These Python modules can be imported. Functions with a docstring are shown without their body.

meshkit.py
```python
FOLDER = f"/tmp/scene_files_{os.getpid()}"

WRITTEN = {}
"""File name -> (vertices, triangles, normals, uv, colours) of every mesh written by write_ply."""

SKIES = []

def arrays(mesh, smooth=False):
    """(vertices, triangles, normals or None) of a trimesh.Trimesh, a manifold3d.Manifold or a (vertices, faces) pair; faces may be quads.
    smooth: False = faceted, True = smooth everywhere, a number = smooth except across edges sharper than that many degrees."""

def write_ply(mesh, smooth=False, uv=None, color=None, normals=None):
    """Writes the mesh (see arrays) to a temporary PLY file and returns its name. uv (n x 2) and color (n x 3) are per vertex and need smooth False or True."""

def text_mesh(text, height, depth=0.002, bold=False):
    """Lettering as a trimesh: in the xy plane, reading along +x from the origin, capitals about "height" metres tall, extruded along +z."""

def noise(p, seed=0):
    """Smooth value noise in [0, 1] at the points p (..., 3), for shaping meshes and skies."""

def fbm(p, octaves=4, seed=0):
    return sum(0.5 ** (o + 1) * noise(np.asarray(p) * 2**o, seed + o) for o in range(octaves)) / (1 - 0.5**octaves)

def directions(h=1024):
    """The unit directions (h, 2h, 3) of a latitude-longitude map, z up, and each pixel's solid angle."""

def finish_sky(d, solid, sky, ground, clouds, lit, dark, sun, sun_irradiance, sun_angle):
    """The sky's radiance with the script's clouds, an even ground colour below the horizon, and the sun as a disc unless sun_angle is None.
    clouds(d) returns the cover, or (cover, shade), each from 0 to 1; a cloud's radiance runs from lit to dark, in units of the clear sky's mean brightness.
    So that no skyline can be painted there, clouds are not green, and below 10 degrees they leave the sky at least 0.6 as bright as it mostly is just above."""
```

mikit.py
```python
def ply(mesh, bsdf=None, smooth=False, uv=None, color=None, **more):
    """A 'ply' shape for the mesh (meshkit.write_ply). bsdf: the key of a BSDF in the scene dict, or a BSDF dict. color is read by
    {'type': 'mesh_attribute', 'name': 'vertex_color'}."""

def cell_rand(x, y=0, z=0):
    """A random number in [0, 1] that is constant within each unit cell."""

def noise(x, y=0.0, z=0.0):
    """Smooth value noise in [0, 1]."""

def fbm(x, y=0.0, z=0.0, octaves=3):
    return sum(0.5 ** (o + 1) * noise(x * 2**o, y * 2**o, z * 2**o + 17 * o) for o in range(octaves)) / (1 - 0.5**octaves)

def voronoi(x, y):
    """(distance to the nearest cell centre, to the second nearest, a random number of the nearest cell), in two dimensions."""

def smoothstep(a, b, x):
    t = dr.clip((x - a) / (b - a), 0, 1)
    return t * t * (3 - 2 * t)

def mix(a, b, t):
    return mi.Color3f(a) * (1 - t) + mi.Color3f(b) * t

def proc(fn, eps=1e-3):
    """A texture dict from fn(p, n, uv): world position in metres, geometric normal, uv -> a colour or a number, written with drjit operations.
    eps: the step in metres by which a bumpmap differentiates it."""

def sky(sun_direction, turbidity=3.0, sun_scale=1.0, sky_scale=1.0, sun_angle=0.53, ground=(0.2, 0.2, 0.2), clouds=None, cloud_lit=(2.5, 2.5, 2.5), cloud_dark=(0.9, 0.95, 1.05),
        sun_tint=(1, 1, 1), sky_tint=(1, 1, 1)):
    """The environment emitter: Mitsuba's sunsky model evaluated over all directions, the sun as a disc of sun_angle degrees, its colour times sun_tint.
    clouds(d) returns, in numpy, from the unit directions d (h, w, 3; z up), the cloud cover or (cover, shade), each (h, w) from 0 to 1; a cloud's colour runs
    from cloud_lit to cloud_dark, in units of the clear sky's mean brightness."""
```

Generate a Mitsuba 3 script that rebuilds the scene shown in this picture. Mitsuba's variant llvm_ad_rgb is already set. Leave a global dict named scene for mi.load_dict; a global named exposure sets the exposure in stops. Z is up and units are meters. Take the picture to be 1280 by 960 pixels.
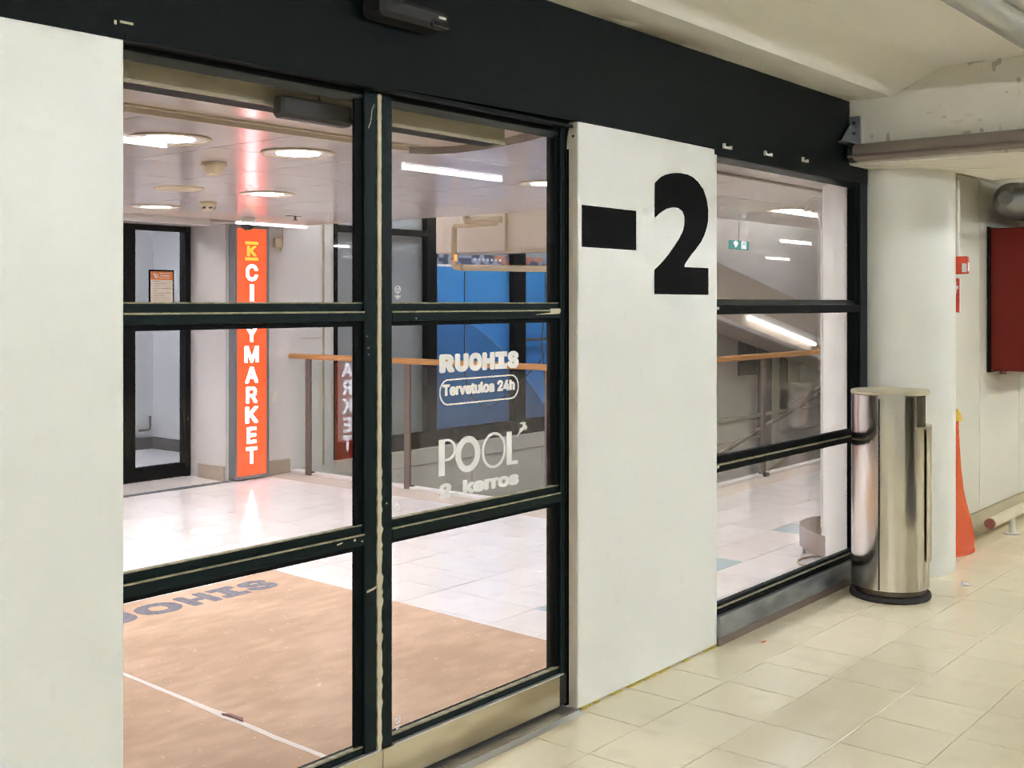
import math
import random
import numpy as np
import trimesh
import drjit as dr
import mitsuba as mi
from shapely import affinity
from shapely.geometry import Polygon, Point, LineString, box as sbox
from shapely.ops import unary_union
import mikit
import meshkit
from mikit import proc, noise, fbm, smoothstep, mix

T = mi.ScalarTransform4f
random.seed(7)
scene, labels = {}, {}

# ------------------------------------------------------------------ camera, light, exposure
F_PX, CY_PX, YAW = 1424.4, 379.1, 0.6899          # for a 1280 x 960 frame
EYE = (-3.387, -2.479, 1.5)
scene['camera'] = {
    'type': 'perspective', 'fov': math.degrees(2 * math.atan(640 / F_PX)), 'fov_axis': 'x',
    'principal_point_offset_y': (480 - CY_PX) / 960, 'near_clip': 0.05, 'far_clip': 200.0,
    'to_world': T().look_at(origin=EYE, target=(EYE[0] + math.cos(YAW), EYE[1] + math.sin(YAW), 1.5), up=(0, 0, 1))}
exposure = 0.0
TUBE = (229.0, 248.0, 268.0)           # radiance of the fluorescent tubes in the garage
DOWN = (126.0, 127.0, 135.0)           # radiance of the round downlights in the lobby
VOID = (118.0, 126.0, 140.0)           # added unseen tubes that brighten the stair well
ROOM = (38.0, 39.0, 39.0)           # lamp in the small room behind the far door


# ------------------------------------------------------------------ helpers
def lin(r, g, b):
    return [((c / 255) / 12.92 if c < 11 else ((c / 255 + 0.055) / 1.055) ** 2.4) for c in (r, g, b)]


def rgb(c):
    return {'type': 'rgb', 'value': [float(x) for x in c]}


def mat(name, color, rough=0.5, metallic=0.0, spec=0.5, **more):
    c = color if isinstance(color, dict) else rgb(color)
    b = {'type': 'principled', 'base_color': c, 'roughness': rough if isinstance(rough, dict) else float(rough),
         'metallic': float(metallic), 'specular': float(spec), **more}
    scene[name] = {'type': 'twosided', 'bsdf': b}
    return name


def bump(name, inner, fn, scale):
    b = scene[inner]['bsdf']
    scene[name] = {'type': 'twosided', 'bsdf': {'type': 'bumpmap', 'arbitrary': proc(fn), 'scale': scale, 'bsdf': b}}
    return name


def lab(key, label=None, cat=None, group=None, kind=None):
    d = {}
    if label: d['label'] = label
    if cat: d['category'] = cat
    if group: d['group'] = group
    if kind: d['kind'] = kind
    if d: labels[key] = d
    return key


def free(key):
    if key not in scene and not any(k.startswith(key + '__') for k in scene): return key
    n = 1
    while f'{key}_{n:03d}' in scene or any(k.startswith(f'{key}_{n:03d}__') for k in scene): n += 1
    return f'{key}_{n:03d}'


def put(key, mesh, bsdf, label=None, cat=None, group=None, kind=None, smooth=False, emit=None, to=None):
    """One entry of the scene. Keys given with __ are parts."""
    key = free(key)
    d = mesh if isinstance(mesh, dict) else mikit.ply(mesh, bsdf, smooth=smooth)
    if emit is not None:
        d['emitter'] = {'type': 'area', 'radiance': rgb(emit)}
    if to is not None:
        d = {**d, 'to_world': to}
    scene[key] = d
    lab(key, label, cat, group, kind)
    return key


def cat_(*ms):
    return trimesh.util.concatenate([m for m in ms if m is not None])


def bx(x0, x1, y0, y1, z0, z1, bev=0.0):
    if bev <= 0:
        m = trimesh.creation.box(extents=(x1 - x0, y1 - y0, z1 - z0))
        m.apply_translation(((x0 + x1) / 2, (y0 + y1) / 2, (z0 + z1) / 2))
        return m
    p = []
    for sx in (0, 1):
        for sy in (0, 1):
            for sz in (0, 1):
                c = np.array([(x0, x1)[sx], (y0, y1)[sy], (z0, z1)[sz]])
                s = np.array([1 - 2 * sx, 1 - 2 * sy, 1 - 2 * sz]) * bev
                for k in range(3):
                    o = s.copy(); o[k] = 0
                    p.append(c + o)
    return trimesh.Trimesh(np.array(p)).convex_hull


def ext(poly, depth):
    gs = getattr(poly, 'geoms', [poly])
    return cat_(*[trimesh.creation.extrude_polygon(g, depth, engine='earcut') for g in gs if g.area > 1e-9])


def wallprint(poly, y, depth=0.0012):
    """poly in (x, z), standing at y and facing -y."""
    m = ext(poly, depth)
    v = m.vertices
    m.vertices = np.stack([v[:, 0], y - v[:, 2], v[:, 1]], 1)
    return m


def along_x(poly_yz, x0, x1):
    """profile in (y, z) swept along x."""
    m = ext(Polygon(poly_yz) if not hasattr(poly_yz, 'area') else poly_yz, x1 - x0)
    v = m.vertices
    m.vertices = np.stack([x0 + v[:, 2], v[:, 0], v[:, 1]], 1)
    return m


def plan(poly_xy, z0, z1):
    m = ext(Polygon(poly_xy) if not hasattr(poly_xy, 'area') else poly_xy, z1 - z0)
    m.apply_translation((0, 0, z0))
    return m


def tube(pts, r, n=12, caps=True):
    """round bar through the points."""
    p = np.array(pts, float)
    t = np.gradient(p, axis=0)
    t /= np.linalg.norm(t, axis=1, keepdims=True)
    u = np.cross(t[0], [0.3, 0.2, 1.0]); u /= np.linalg.norm(u)
    rings = []
    for k in range(len(p)):
        u = u - t[k] * (u @ t[k]); u /= np.linalg.norm(u)
        w = np.cross(t[k], u)
        a = np.arange(n) * 2 * np.pi / n
        rr = r[k] if hasattr(r, '__len__') else r
        rings.append(p[k] + rr * (np.cos(a)[:, None] * u + np.sin(a)[:, None] * w))
    v = np.vstack(rings)
    f = []
    for k in range(len(p) - 1):
        for i in range(n):
            a, b = k * n + i, k * n + (i + 1) % n
            f += [[a, b, b + n], [a, b + n, a + n]]
    if caps:
        c0, c1 = len(v), len(v) + 1
        v = np.vstack([v, p[:1], p[-1:]])
        e = (len(p) - 1) * n
        for i in range(n):
            f += [[c0, (i + 1) % n, i], [c1, e + i, e + (i + 1) % n]]
    return trimesh.Trimesh(v, np.array(f), process=False)


def bend(pts, r, n=6):
    """rounds the corners of a polyline."""
    p = [np.array(q, float) for q in pts]
    out = [p[0]]
    for a, b, c in zip(p, p[1:], p[2:]):
        d0, d1 = (a - b) / np.linalg.norm(a - b), (c - b) / np.linalg.norm(c - b)
        s, e = b + d0 * r, b + d1 * r
        out += [(1 - t) ** 2 * s + 2 * t * (1 - t) * b + t * t * e for t in np.linspace(0, 1, n)]
    return out + [p[-1]]


def lathe(prof, n=48, center=(0, 0)):
    m = trimesh.creation.revolve(np.array(prof, float), sections=n)
    m.apply_translation((*center, 0))
    return m


def arc(cx, cy, r0, r1, a0, a1, z0, z1, n=24):
    """a curved wall between two radii and two angles (degrees)."""
    a = np.radians(np.linspace(a0, a1, n))
    o = np.stack([cx + r1 * np.cos(a), cy + r1 * np.sin(a)], 1)
    i = np.stack([cx + r0 * np.cos(a), cy + r0 * np.sin(a)], 1)
    return plan(Polygon(np.vstack([o, i[::-1]])), z0, z1)


def disc_(cx, cy, r, z0, z1, n=40):
    return plan(Point(cx, cy).buffer(r, quad_segs=n // 4), z0, z1)


def quad_y(x0, x1, z0, z1, y):
    return (np.array([[x0, y, z0], [x1, y, z0], [x1, y, z1], [x0, y, z1]]), np.array([[0, 1, 2], [0, 2, 3]]))


def quad_x(y0, y1, z0, z1, x):
    return (np.array([[x, y0, z0], [x, y1, z0], [x, y1, z1], [x, y0, z1]]), np.array([[0, 1, 2], [0, 2, 3]]))


def letters(text, h, bold=True, fat=0.0):
    """outline of a text as a polygon, capitals h tall, starting at x = 0."""
    m = meshkit.text_mesh(text, h, 0.001, bold=bold)
    up = m.face_normals[:, 2] > 0.9
    tri = m.vertices[m.faces[up]][:, :, :2]
    p = unary_union([Polygon(t) for t in tri if abs(np.cross(t[1] - t[0], t[2] - t[0])) > 1e-14]).buffer(h * 0.004).buffer(-h * 0.004)
    return p.buffer(fat * h) if fat else p


def fit(p, x0, x1, z0, z1):
    a, b, c, d = p.bounds
    p = affinity.translate(p, -a, -b)
    p = affinity.scale(p, (x1 - x0) / (c - a), (z1 - z0) / (d - b), origin=(0, 0))
    return affinity.translate(p, x0, z0)


# ------------------------------------------------------------------ materials
def P_white(p, n, uv):
    g = fbm(p.x * 3, p.y * 3, p.z * 3)
    s = noise(p.x * 26 + 3, p.z * 26, p.y * 26)
    return mix((0.79, 0.795, 0.77), (0.82, 0.825, 0.80), g) * (1 - 0.03 * smoothstep(0.90, 0.97, s))
mat('white_panel', proc(P_white), 0.42)
mat('panel_edge', lin(236, 231, 216), 0.5)
mat('vinyl_black', (0.0035, 0.0035, 0.004), 0.6, spec=0.02)
mat('black_paint', (0.0026, 0.0042, 0.0046), 0.5, spec=0.055)
mat('frame_paint', (0.0030, 0.0068, 0.0074), 0.4, spec=0.07)
mat('frame_dark', (0.002, 0.0028, 0.0032), 0.5, spec=0.03)
def P_bare(p, n, uv):
    g = noise(p.x * 60 + p.y * 31, p.z * 60, 4)
    return mix(lin(120, 116, 96), lin(168, 160, 132), g)
mat('bare_edge', proc(P_bare), 0.45, 0.3)
mat('seal', lin(196, 188, 160), 0.6)
mat('rubber', (0.006, 0.006, 0.006), 0.55)
def P_kick(p, n, uv):
    g = fbm(p.x * 2.4 + 1, p.z * 9, 3)
    return mix(lin(158, 146, 120), lin(206, 196, 172), smoothstep(0.3, 0.7, g))
mat('kick_steel', proc(P_kick), 0.3, 0.85)
mat('sill_steel', lin(150, 148, 142), 0.38, 0.7)
mat('sill_edge', lin(214, 214, 212), 0.35, 0.6)
mat('steel', lin(205, 200, 192), 0.13, 1.0)
mat('steel_dark', lin(90, 84, 76), 0.28, 1.0)
mat('lid_steel', lin(200, 192, 165), 0.5, 0.6)
mat('galvanised', lin(150, 154, 158), 0.4, 0.8)
mat('pipe_metal', lin(186, 188, 184), 0.3, 0.85)
mat('pipe_brown', lin(122, 112, 102), 0.35)
def P_curb(p, n, uv):
    g = fbm(p.x * 5, p.z * 14, 2)
    return mix(lin(84, 88, 90), lin(150, 154, 156), g)
mat('curb_metal', proc(P_curb), 0.42, 0.5)
def P_conc(p, n, uv):
    g = fbm(p.x * 2.1, p.y * 2.1, p.z * 2.1)
    s = noise(p.y * 34 + p.x * 30, p.z * 34, 2)
    t = noise(p.y * 6 + 3, p.z * 9, p.x * 5)
    m = smoothstep(0.76, 0.86, s) * smoothstep(0.40, 0.66, t)
    return mix(mix((0.74, 0.715, 0.63), (0.785, 0.76, 0.675), g), (0.22, 0.20, 0.14), 0.55 * m)
mat('concrete_paint', proc(P_conc), 0.6)
def P_ceil(p, n, uv):
    g = fbm(p.x * 1.4, p.y * 3.0, p.z * 2)
    d = fbm(p.x * 2.6 + 5, p.y * 9, 1)
    near = smoothstep(-0.16, 0.0, p.y) * smoothstep(-0.1, 0.25, p.x) * smoothstep(1.15, 0.6, p.x)
    return mix(mix((0.84, 0.815, 0.73), (0.875, 0.85, 0.765), g), (0.28, 0.24, 0.15), 0.9 * near * smoothstep(0.36, 0.52, d))
mat('ceiling_paint', proc(P_ceil), 0.6)
mat('column_paint', (0.76, 0.755, 0.70), 0.45)
mat('wall_garage', (0.66, 0.63, 0.54), 0.5)
mat('skirt_garage', lin(176, 166, 140), 0.55)
mat('grout_garage', lin(150, 142, 112), 0.7)
def tile_fn(a, b, seed):
    def fn(p, n, uv):
        g = fbm(p.x * 4.1 + seed * 7, p.y * 4.1, seed)
        s = noise(p.x * 9 + seed, p.y * 9 + 3, 1)
        return mix(a, b, g) * (1 - 0.05 * smoothstep(0.72, 0.95, s))
    return fn
GT = [((0.725, 0.645, 0.455), (0.76, 0.68, 0.49)), ((0.73, 0.65, 0.46), (0.765, 0.685, 0.495)), ((0.72, 0.64, 0.45), (0.755, 0.675, 0.485))]
for k, (a, b) in enumerate(GT):
    mat(f'tile_garage_{k}', proc(tile_fn(a, b, k)), 0.28)
LT = [((0.735, 0.68, 0.645), (0.77, 0.715, 0.68)), ((0.75, 0.70, 0.665), (0.785, 0.735, 0.70)), ((0.72, 0.665, 0.63), (0.755, 0.70, 0.665))]
for k, (a, b) in enumerate(LT):
    mat(f'tile_lobby_{k}', proc(tile_fn(a, b, k + 11)), 0.17)
mat('tile_grey', lin(176, 190, 194), 0.17)
mat('grout_lobby', lin(198, 184, 172), 0.6)
def P_mat(p, n, uv):
    g = fbm(p.x * 2.3 + 3, p.y * 2.3, 1, 4)
    w = fbm(p.x * 9, p.y * 22, 2, 3)
    c = mix((0.47, 0.315, 0.215), (0.58, 0.405, 0.29), smoothstep(0.28, 0.72, g * 0.6 + w * 0.4))
    s = noise(p.x * 70, p.y * 70, 5)
    return mix(c, (0.78, 0.68, 0.56), 0.6 * smoothstep(0.93, 0.97, s))
mat('mat_fibre', proc(P_mat), 0.9, spec=0.1)
def P_matprint(p, n, uv):
    s = noise(p.x * 80, p.y * 80, 5)
    return mix((0.15, 0.145, 0.17), (0.24, 0.22, 0.24), s)
mat('mat_print', proc(P_matprint), 0.9, spec=0.1)
mat('mat_tape', lin(222, 212, 204), 0.7)
mat('ceiling_metal', (0.50, 0.46, 0.465), 0.2, spec=0.40)
mat('ceiling_strip', (0.60, 0.53, 0.49), 0.16, spec=0.6)
mat('ceiling_joint', lin(196, 182, 172), 0.5)
mat('trim_beige', lin(176, 164, 138), 0.4)
mat('operator_beige', lin(196, 184, 150), 0.45)
mat('lip_brown', lin(126, 113, 104), 0.4)
mat('lip_pale', lin(206, 194, 176), 0.4)
mat('bead_gloss', (0.006, 0.009, 0.0105), 0.25, spec=0.5)
mat('guard_steel', lin(158, 147, 139), 0.35, 0.6)
mat('exit_green', lin(84, 160, 156), 0.5)
mat('asphalt', (0.07, 0.065, 0.06), 0.8, spec=0.2)
mat('garage_dark', (0.10, 0.10, 0.095), 0.6)
mat('garage_white', (0.80, 0.80, 0.78), 0.5)
mat('lobby_wall', (0.66, 0.62, 0.60), 0.5)
mat('lobby_wall_white', (0.74, 0.71, 0.69), 0.5)
mat('lobby_skirt', lin(176, 160, 144), 0.5)
mat('soffit_beige', (0.80, 0.72, 0.62), 0.5)
mat('plastic_white', (0.78, 0.75, 0.70), 0.4)
mat('plastic_beige', lin(214, 198, 168), 0.4)
mat('reflector', (0.82, 0.80, 0.78), 0.3)
mat('black_plastic', (0.012, 0.012, 0.013), 0.42, spec=0.2)
mat('black_gloss', (0.004, 0.004, 0.005), 0.12)
mat('shop_black', (0.003, 0.003, 0.0035), 0.4, spec=0.06)
mat('blind_grey', lin(150, 156, 160), 0.6)
def P_blue(p, n, uv):  # lighter blue above two curved edges, pale line along the upper one
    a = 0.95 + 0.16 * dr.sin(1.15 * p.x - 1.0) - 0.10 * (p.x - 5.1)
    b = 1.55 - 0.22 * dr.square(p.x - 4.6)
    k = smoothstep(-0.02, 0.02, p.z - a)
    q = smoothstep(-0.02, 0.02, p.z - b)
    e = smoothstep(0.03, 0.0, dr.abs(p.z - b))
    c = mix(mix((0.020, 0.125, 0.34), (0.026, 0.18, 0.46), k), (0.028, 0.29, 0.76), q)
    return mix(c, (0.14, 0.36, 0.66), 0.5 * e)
mat('blue_zones', proc(P_blue), 0.45)
def P_photo(p, n, uv):
    a, b = noise(p.x * 14, p.z * 22, 1), noise(p.x * 7 + 4, p.z * 9, 2)
    c = mix((0.05, 0.06, 0.10), (0.32, 0.36, 0.46), smoothstep(0.35, 0.7, a))
    return mix(c, (0.55, 0.20, 0.11), smoothstep(5.9, 6.6, p.x + 0.4 * b) * smoothstep(0.35, 0.6, b))
mat('photo_print', proc(P_photo), 0.5)
mat('rail_post', lin(112, 98, 92), 0.4, 0.3)
def P_wood(p, n, uv):
    g = fbm(p.x * 3 + p.z * 40, p.y * 3, p.z * 60)
    return mix((0.42, 0.19, 0.055), (0.58, 0.29, 0.10), g)
mat('wood', proc(P_wood), 0.35)
mat('red_paint', lin(96, 24, 17), 0.4, spec=0.15)
mat('red_box', lin(198, 62, 36), 0.4)
mat('red_print', lin(190, 60, 48), 0.4)
mat('orange_plastic', (0.62, 0.075, 0.016), 0.4, spec=0.3)
mat('yellow_plastic', lin(222, 186, 60), 0.4)
mat('rail_beige', lin(206, 196, 168), 0.4)
mat('cap_brown', lin(130, 88, 84), 0.5)
mat('foam', lin(198, 184, 92), 0.8)
mat('paper', (0.80, 0.80, 0.82), 0.7)
mat('poster_paper', lin(232, 222, 204), 0.7)
mat('poster_orange', lin(222, 128, 66), 0.7)
mat('poster_text', lin(176, 166, 154), 0.7)
mat('vinyl_white', (0.90, 0.90, 0.90), 0.5)
mat('room_white', (0.70, 0.71, 0.75), 0.6)
mat('room_floor', (0.56, 0.56, 0.60), 0.5)
mat('room_skirt', lin(70, 70, 76), 0.5)
mat('cable', (0.02, 0.02, 0.022), 0.5)
mat('stair_side', lin(190, 178, 166), 0.5)
mat('shaft_wall', lin(194, 189, 180), 0.55)
mat('shaft_dark', lin(96, 92, 92), 0.5)
mat('lamp_black', (0.02, 0.02, 0.02), 0.5)
scene['glass'] = {'type': 'thindielectric', 'int_ior': 1.52}
scene['rail_glass'] = {'type': 'thindielectric', 'int_ior': 1.42, 'specular_transmittance': rgb((0.90, 0.94, 0.91))}
def P_dirt(p, n, uv):
    s = noise(p.x * 40 + 3, p.y * 40, 1)
    return mix((0.30, 0.24, 0.15), (0.42, 0.35, 0.22), s)
mat('dirt', proc(P_dirt), 0.9)

# ------------------------------------------------------------------ floors
PX, PY = 0.31366, 0.2998


def tile_mesh(w, d, gap=0.003, th=0.012, bev=0.0015):
    a, b = w / 2 - gap / 2, d / 2 - gap / 2
    p = [[sx * a, sy * b, z] for z in (-th, -bev) for sx, sy in ((-1, -1), (1, -1), (1, 1), (-1, 1))]
    p += [[sx * (a - bev), sy * (b - bev), 0] for sx, sy in ((-1, -1), (1, -1), (1, 1), (-1, 1))]
    f = []
    for r in (0, 4):
        for i in range(4):
            j = (i + 1) % 4
            f += [[r + i, r + j, r + 4 + j], [r + i, r + 4 + j, r + 4 + i]]
    f += [[8, 9, 10], [8, 10, 11]]
    return trimesh.Trimesh(np.array(p), np.array(f), process=False)


def tiled(holder, x0, y0, cells, field, mats, special, label):
    t = tile_mesh(PX, PY)
    plys = [mikit.ply(t, m) for m in mats]
    grey = mikit.ply(t, 'tile_grey')
    for i, j in cells:
        c = (x0 + (i + 0.5) * PX, y0 + (j + 0.5) * PY)
        d = grey if (i, j) in special else plys[(i * 7 + j * 13 + (i * j) % 5) % 3]
        dz = 0.0006 * ((i * 31 + j * 17) % 5 - 2) / 2
        k = put(f'{holder}__tile', d, None, to=T().translate((c[0], c[1], dz)))
        if (i, j) in special: lab(k, 'pale grey-blue floor tile among the white ones')
    b = tile_mesh(PX, PY)
    have = set(cells)
    ms = []
    for i, j in field:
        if (i, j) in have: continue
        m = (b.vertices + (x0 + (i + 0.5) * PX, y0 + (j + 0.5) * PY, 0.0), b.faces)
        ms.append(m)
    n = len(b.vertices)
    v = np.vstack([m[0] for m in ms]); f = np.vstack([m[1] + n * k for k, m in enumerate(ms)])
    put(f'{holder}__tile_field', trimesh.Trimesh(v, f, process=False), mats[0], label=label, kind='stuff')


put('floor', bx(-9, 26, -14, 0.05, -0.2, -0.003), 'grout_garage', 'beige tiled garage floor in front of the glass storefront', 'floor', kind='structure')
gx0, gy0 = 0.015 - 4 * PX, -0.261 + PY
near = [(i, j) for j in range(-6, 0) for i in range(0, 24) if not (j < -4 and i > 18)]
allg = [(i, j) for j in range(-40, 0) for i in range(-22, 74) if not (j < -9 and 7 <= i < 13)]
tiled('floor', gx0, gy0, near, allg, ['tile_garage_0', 'tile_garage_1', 'tile_garage_2'], set(), 'the beige floor tiles further away')

put('floor__lane', bx(gx0 + 7 * PX, gx0 + 13 * PX, -14, gy0 - 9 * PY, -0.01, 0.0), 'asphalt', 'dark asphalt lane added behind the camera, mirrored as the dark streak on the bin')  # unseen dark strip, put in so the bin mirrors a dark streak
lob = unary_union([sbox(-4.5, 0.05, 3.16, 6.02), sbox(3.1, 0.05, 10.5, 2.13)])
put('floor_lobby', plan(lob, -0.2, -0.003), 'grout_lobby', 'white tiled lobby floor seen through the glass', 'floor', kind='structure')
lx0, ly0 = 1.0 - 18 * PX, 1.594 - 5 * PY
def ok(i, j):
    a, b = lx0 + i * PX, ly0 + j * PY
    return lob.buffer(0.02).contains(sbox(a, b, a + PX, b + PY)) and b < 5.3
fieldl = [(i, j) for j in range(0, 19) for i in range(0, 48) if ok(i, j)]
nearl = []
for i, j in fieldl:
    a, b = lx0 + (i + 0.5) * PX, ly0 + (j + 0.5) * PY
    if (a < 3.2 and a > -1.9 + 0.2 * b and not (a < 0.6 and b < 2.5)) or (a >= 3.2 and a < 6.0): nearl.append((i, j))
nearl = sorted(nearl, key=lambda c: (lx0 + c[0] * PX + 3.4) ** 2 + (ly0 + c[1] * PY + 2.5) ** 2)[:298]
special = {(int((x - lx0) // PX), int((y - ly0) // PY)) for x, y in ((2.40, 0.85), (3.70, 0.90), (1.15, 0.86))}
tiled('floor_lobby', lx0, ly0, nearl, fieldl, ['tile_lobby_0', 'tile_lobby_1', 'tile_lobby_2'], special, 'the white floor tiles further away')
put('floor_lobby__step_strip', bx(-2.0, 2.49, 5.42, 5.50, -0.02, 0.004), 'curb_metal', 'grey metal strip across the floor before the far door')
put('floor_lobby__slab', bx(-2.0, 2.5, 5.5, 6.02, -0.02, 0.001), 'tile_lobby_2')

# ------------------------------------------------------------------ garage shell
put('ceiling', cat_(along_x([(-14, 2.70), (-0.50, 2.70), (-0.245, 2.585), (-0.225, 2.575), (0.30, 2.575), (0.30, 3.0), (-14, 3.0)], -9, 26),
                    along_x([(-3.2, 2.70), (-2.95, 2.585), (-2.5, 2.585), (-2.25, 2.70)], -9, 2.2), along_x([(-8.2, 2.70), (-7.95, 2.585), (-7.5, 2.585), (-7.25, 2.70)], -9, 26)),
    'ceiling_paint', 'cream painted ribbed concrete ceiling of the garage', 'ceiling', kind='structure')
put('wall_back', bx(-9.2, 26, -14.2, -14, 0, 3), 'garage_dark', 'dark far wall of the garage behind the camera', 'wall', kind='structure')
put('wall_left', bx(-9.2, -9, -14, 0.05, 0, 3), 'garage_white', 'white garage wall left of the storefront', 'wall', kind='structure')
put('wall_end', bx(26, 26.2, -14, 0.05, 0, 3), 'wall_garage', 'far end wall of the garage', 'wall', kind='structure')
put('wall_opposite', bx(-9, 0.5, -4.05, -3.9, 0, 2.7), 'garage_white', 'white garage wall behind the camera, mirrored as the bright streak on the bin', 'wall', kind='structure')
# transverse beam and its pipe
put('concrete_beam', cat_(plan([(2.44, 0.02), (2.44, -2.0), (3.68, -2.0), (3.68, -0.36), (3.18, -0.33), (3.10, 0.02)], 2.235, 2.72), bx(2.44, 3.68, -14, -1.99, 2.60, 2.72)), 'concrete_paint',
    'cream painted concrete beam, speckled with dark spots, above the white column', 'beam')
put('shade_block', bx(3.685, 4.9, -1.9, -0.62, 2.24, 2.70), 'concrete_paint', 'added unseen block beyond the speckled beam, shading the wall above the red cabinet', 'beam')  # invented block out of view, put in to shade the upper wall
k = put('beam_pipe__pipe', tube([(2.395, -0.03, 2.292), (2.395, -0.5, 2.292), (2.395, -1.98, 2.292)], 0.046, 16), 'pipe_brown', smooth=40)
put('beam_pipe__rib', bx(2.343, 2.352, -1.98, -0.03, 2.262, 2.276, 0.002), 'rail_post')
put('beam_pipe__end_collar', tube([(2.395, -0.055, 2.292), (2.395, -0.03, 2.292)], 0.05, 16), 'rubber', smooth=40)
lab('beam_pipe', 'grey-brown pipe along the lower edge of the concrete beam', 'pipe')
put('angle_bracket__plate', bx(2.425, 2.44, -0.068, -0.004, 2.345, 2.49, 0.002), 'galvanised')
put('angle_bracket__gusset', wallprint(Polygon([(2.44, 2.47), (2.44, 2.35), (2.30, 2.35)]), -0.012, 0.006), 'galvanised')
put('angle_bracket__foot', bx(2.285, 2.44, -0.06, -0.004, 2.338, 2.348, 0.002), 'galvanised')
for z in (2.455, 2.40):
    put('angle_bracket__bolt', tube([(2.425, -0.035, z), (2.415, -0.035, z)], 0.009, 6), 'steel_dark')
lab('angle_bracket', 'galvanised steel angle bracket joining the black beam end to the concrete beam', 'bracket')
put('ceiling_pipe', tube([(-1.5, -1.1, 2.632), (2.44, -1.1, 2.632)], 0.058, 24), 'pipe_metal', 'shiny silver pipe under the cream ceiling, upper right corner', 'pipe', smooth=40)

# black beam over the storefront
bm = Polygon([(-9.0, 2.115), (-4.5, 2.115), (-1.858, 2.137), (0.0, 2.168), (1.03, 2.177), (1.031, 2.2), (2.455, 2.2), (2.455, 2.574), (-9.0, 2.574)])
m = wallprint(bm, 0.098, 0.100)
put('fascia_beam', m, 'black_paint', 'long black painted steel beam over the doors and the white panel', 'beam')
put('fascia_beam__lower_lip', along_x([(-0.006, 2.140), (0.03, 2.140), (0.03, 2.155), (-0.006, 2.150)], -1.856, -0.04), 'black_paint')
for x0, x1, z in ((1.07, 1.14, 2.188), (1.46, 1.53, 2.196), (1.86, 1.92, 2.205)):
    put('fascia_beam__clip', cat_(bx(x0, x1, -0.012, -0.001, z - 0.006, z + 0.004), bx(x0, x0 + 0.012, -0.012, -0.001, z, z + 0.016), bx(x1 - 0.012, x1, -0.012, -0.001, z, z + 0.01)),
        'plastic_white', 'small pale torn clip on the beam')
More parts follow.
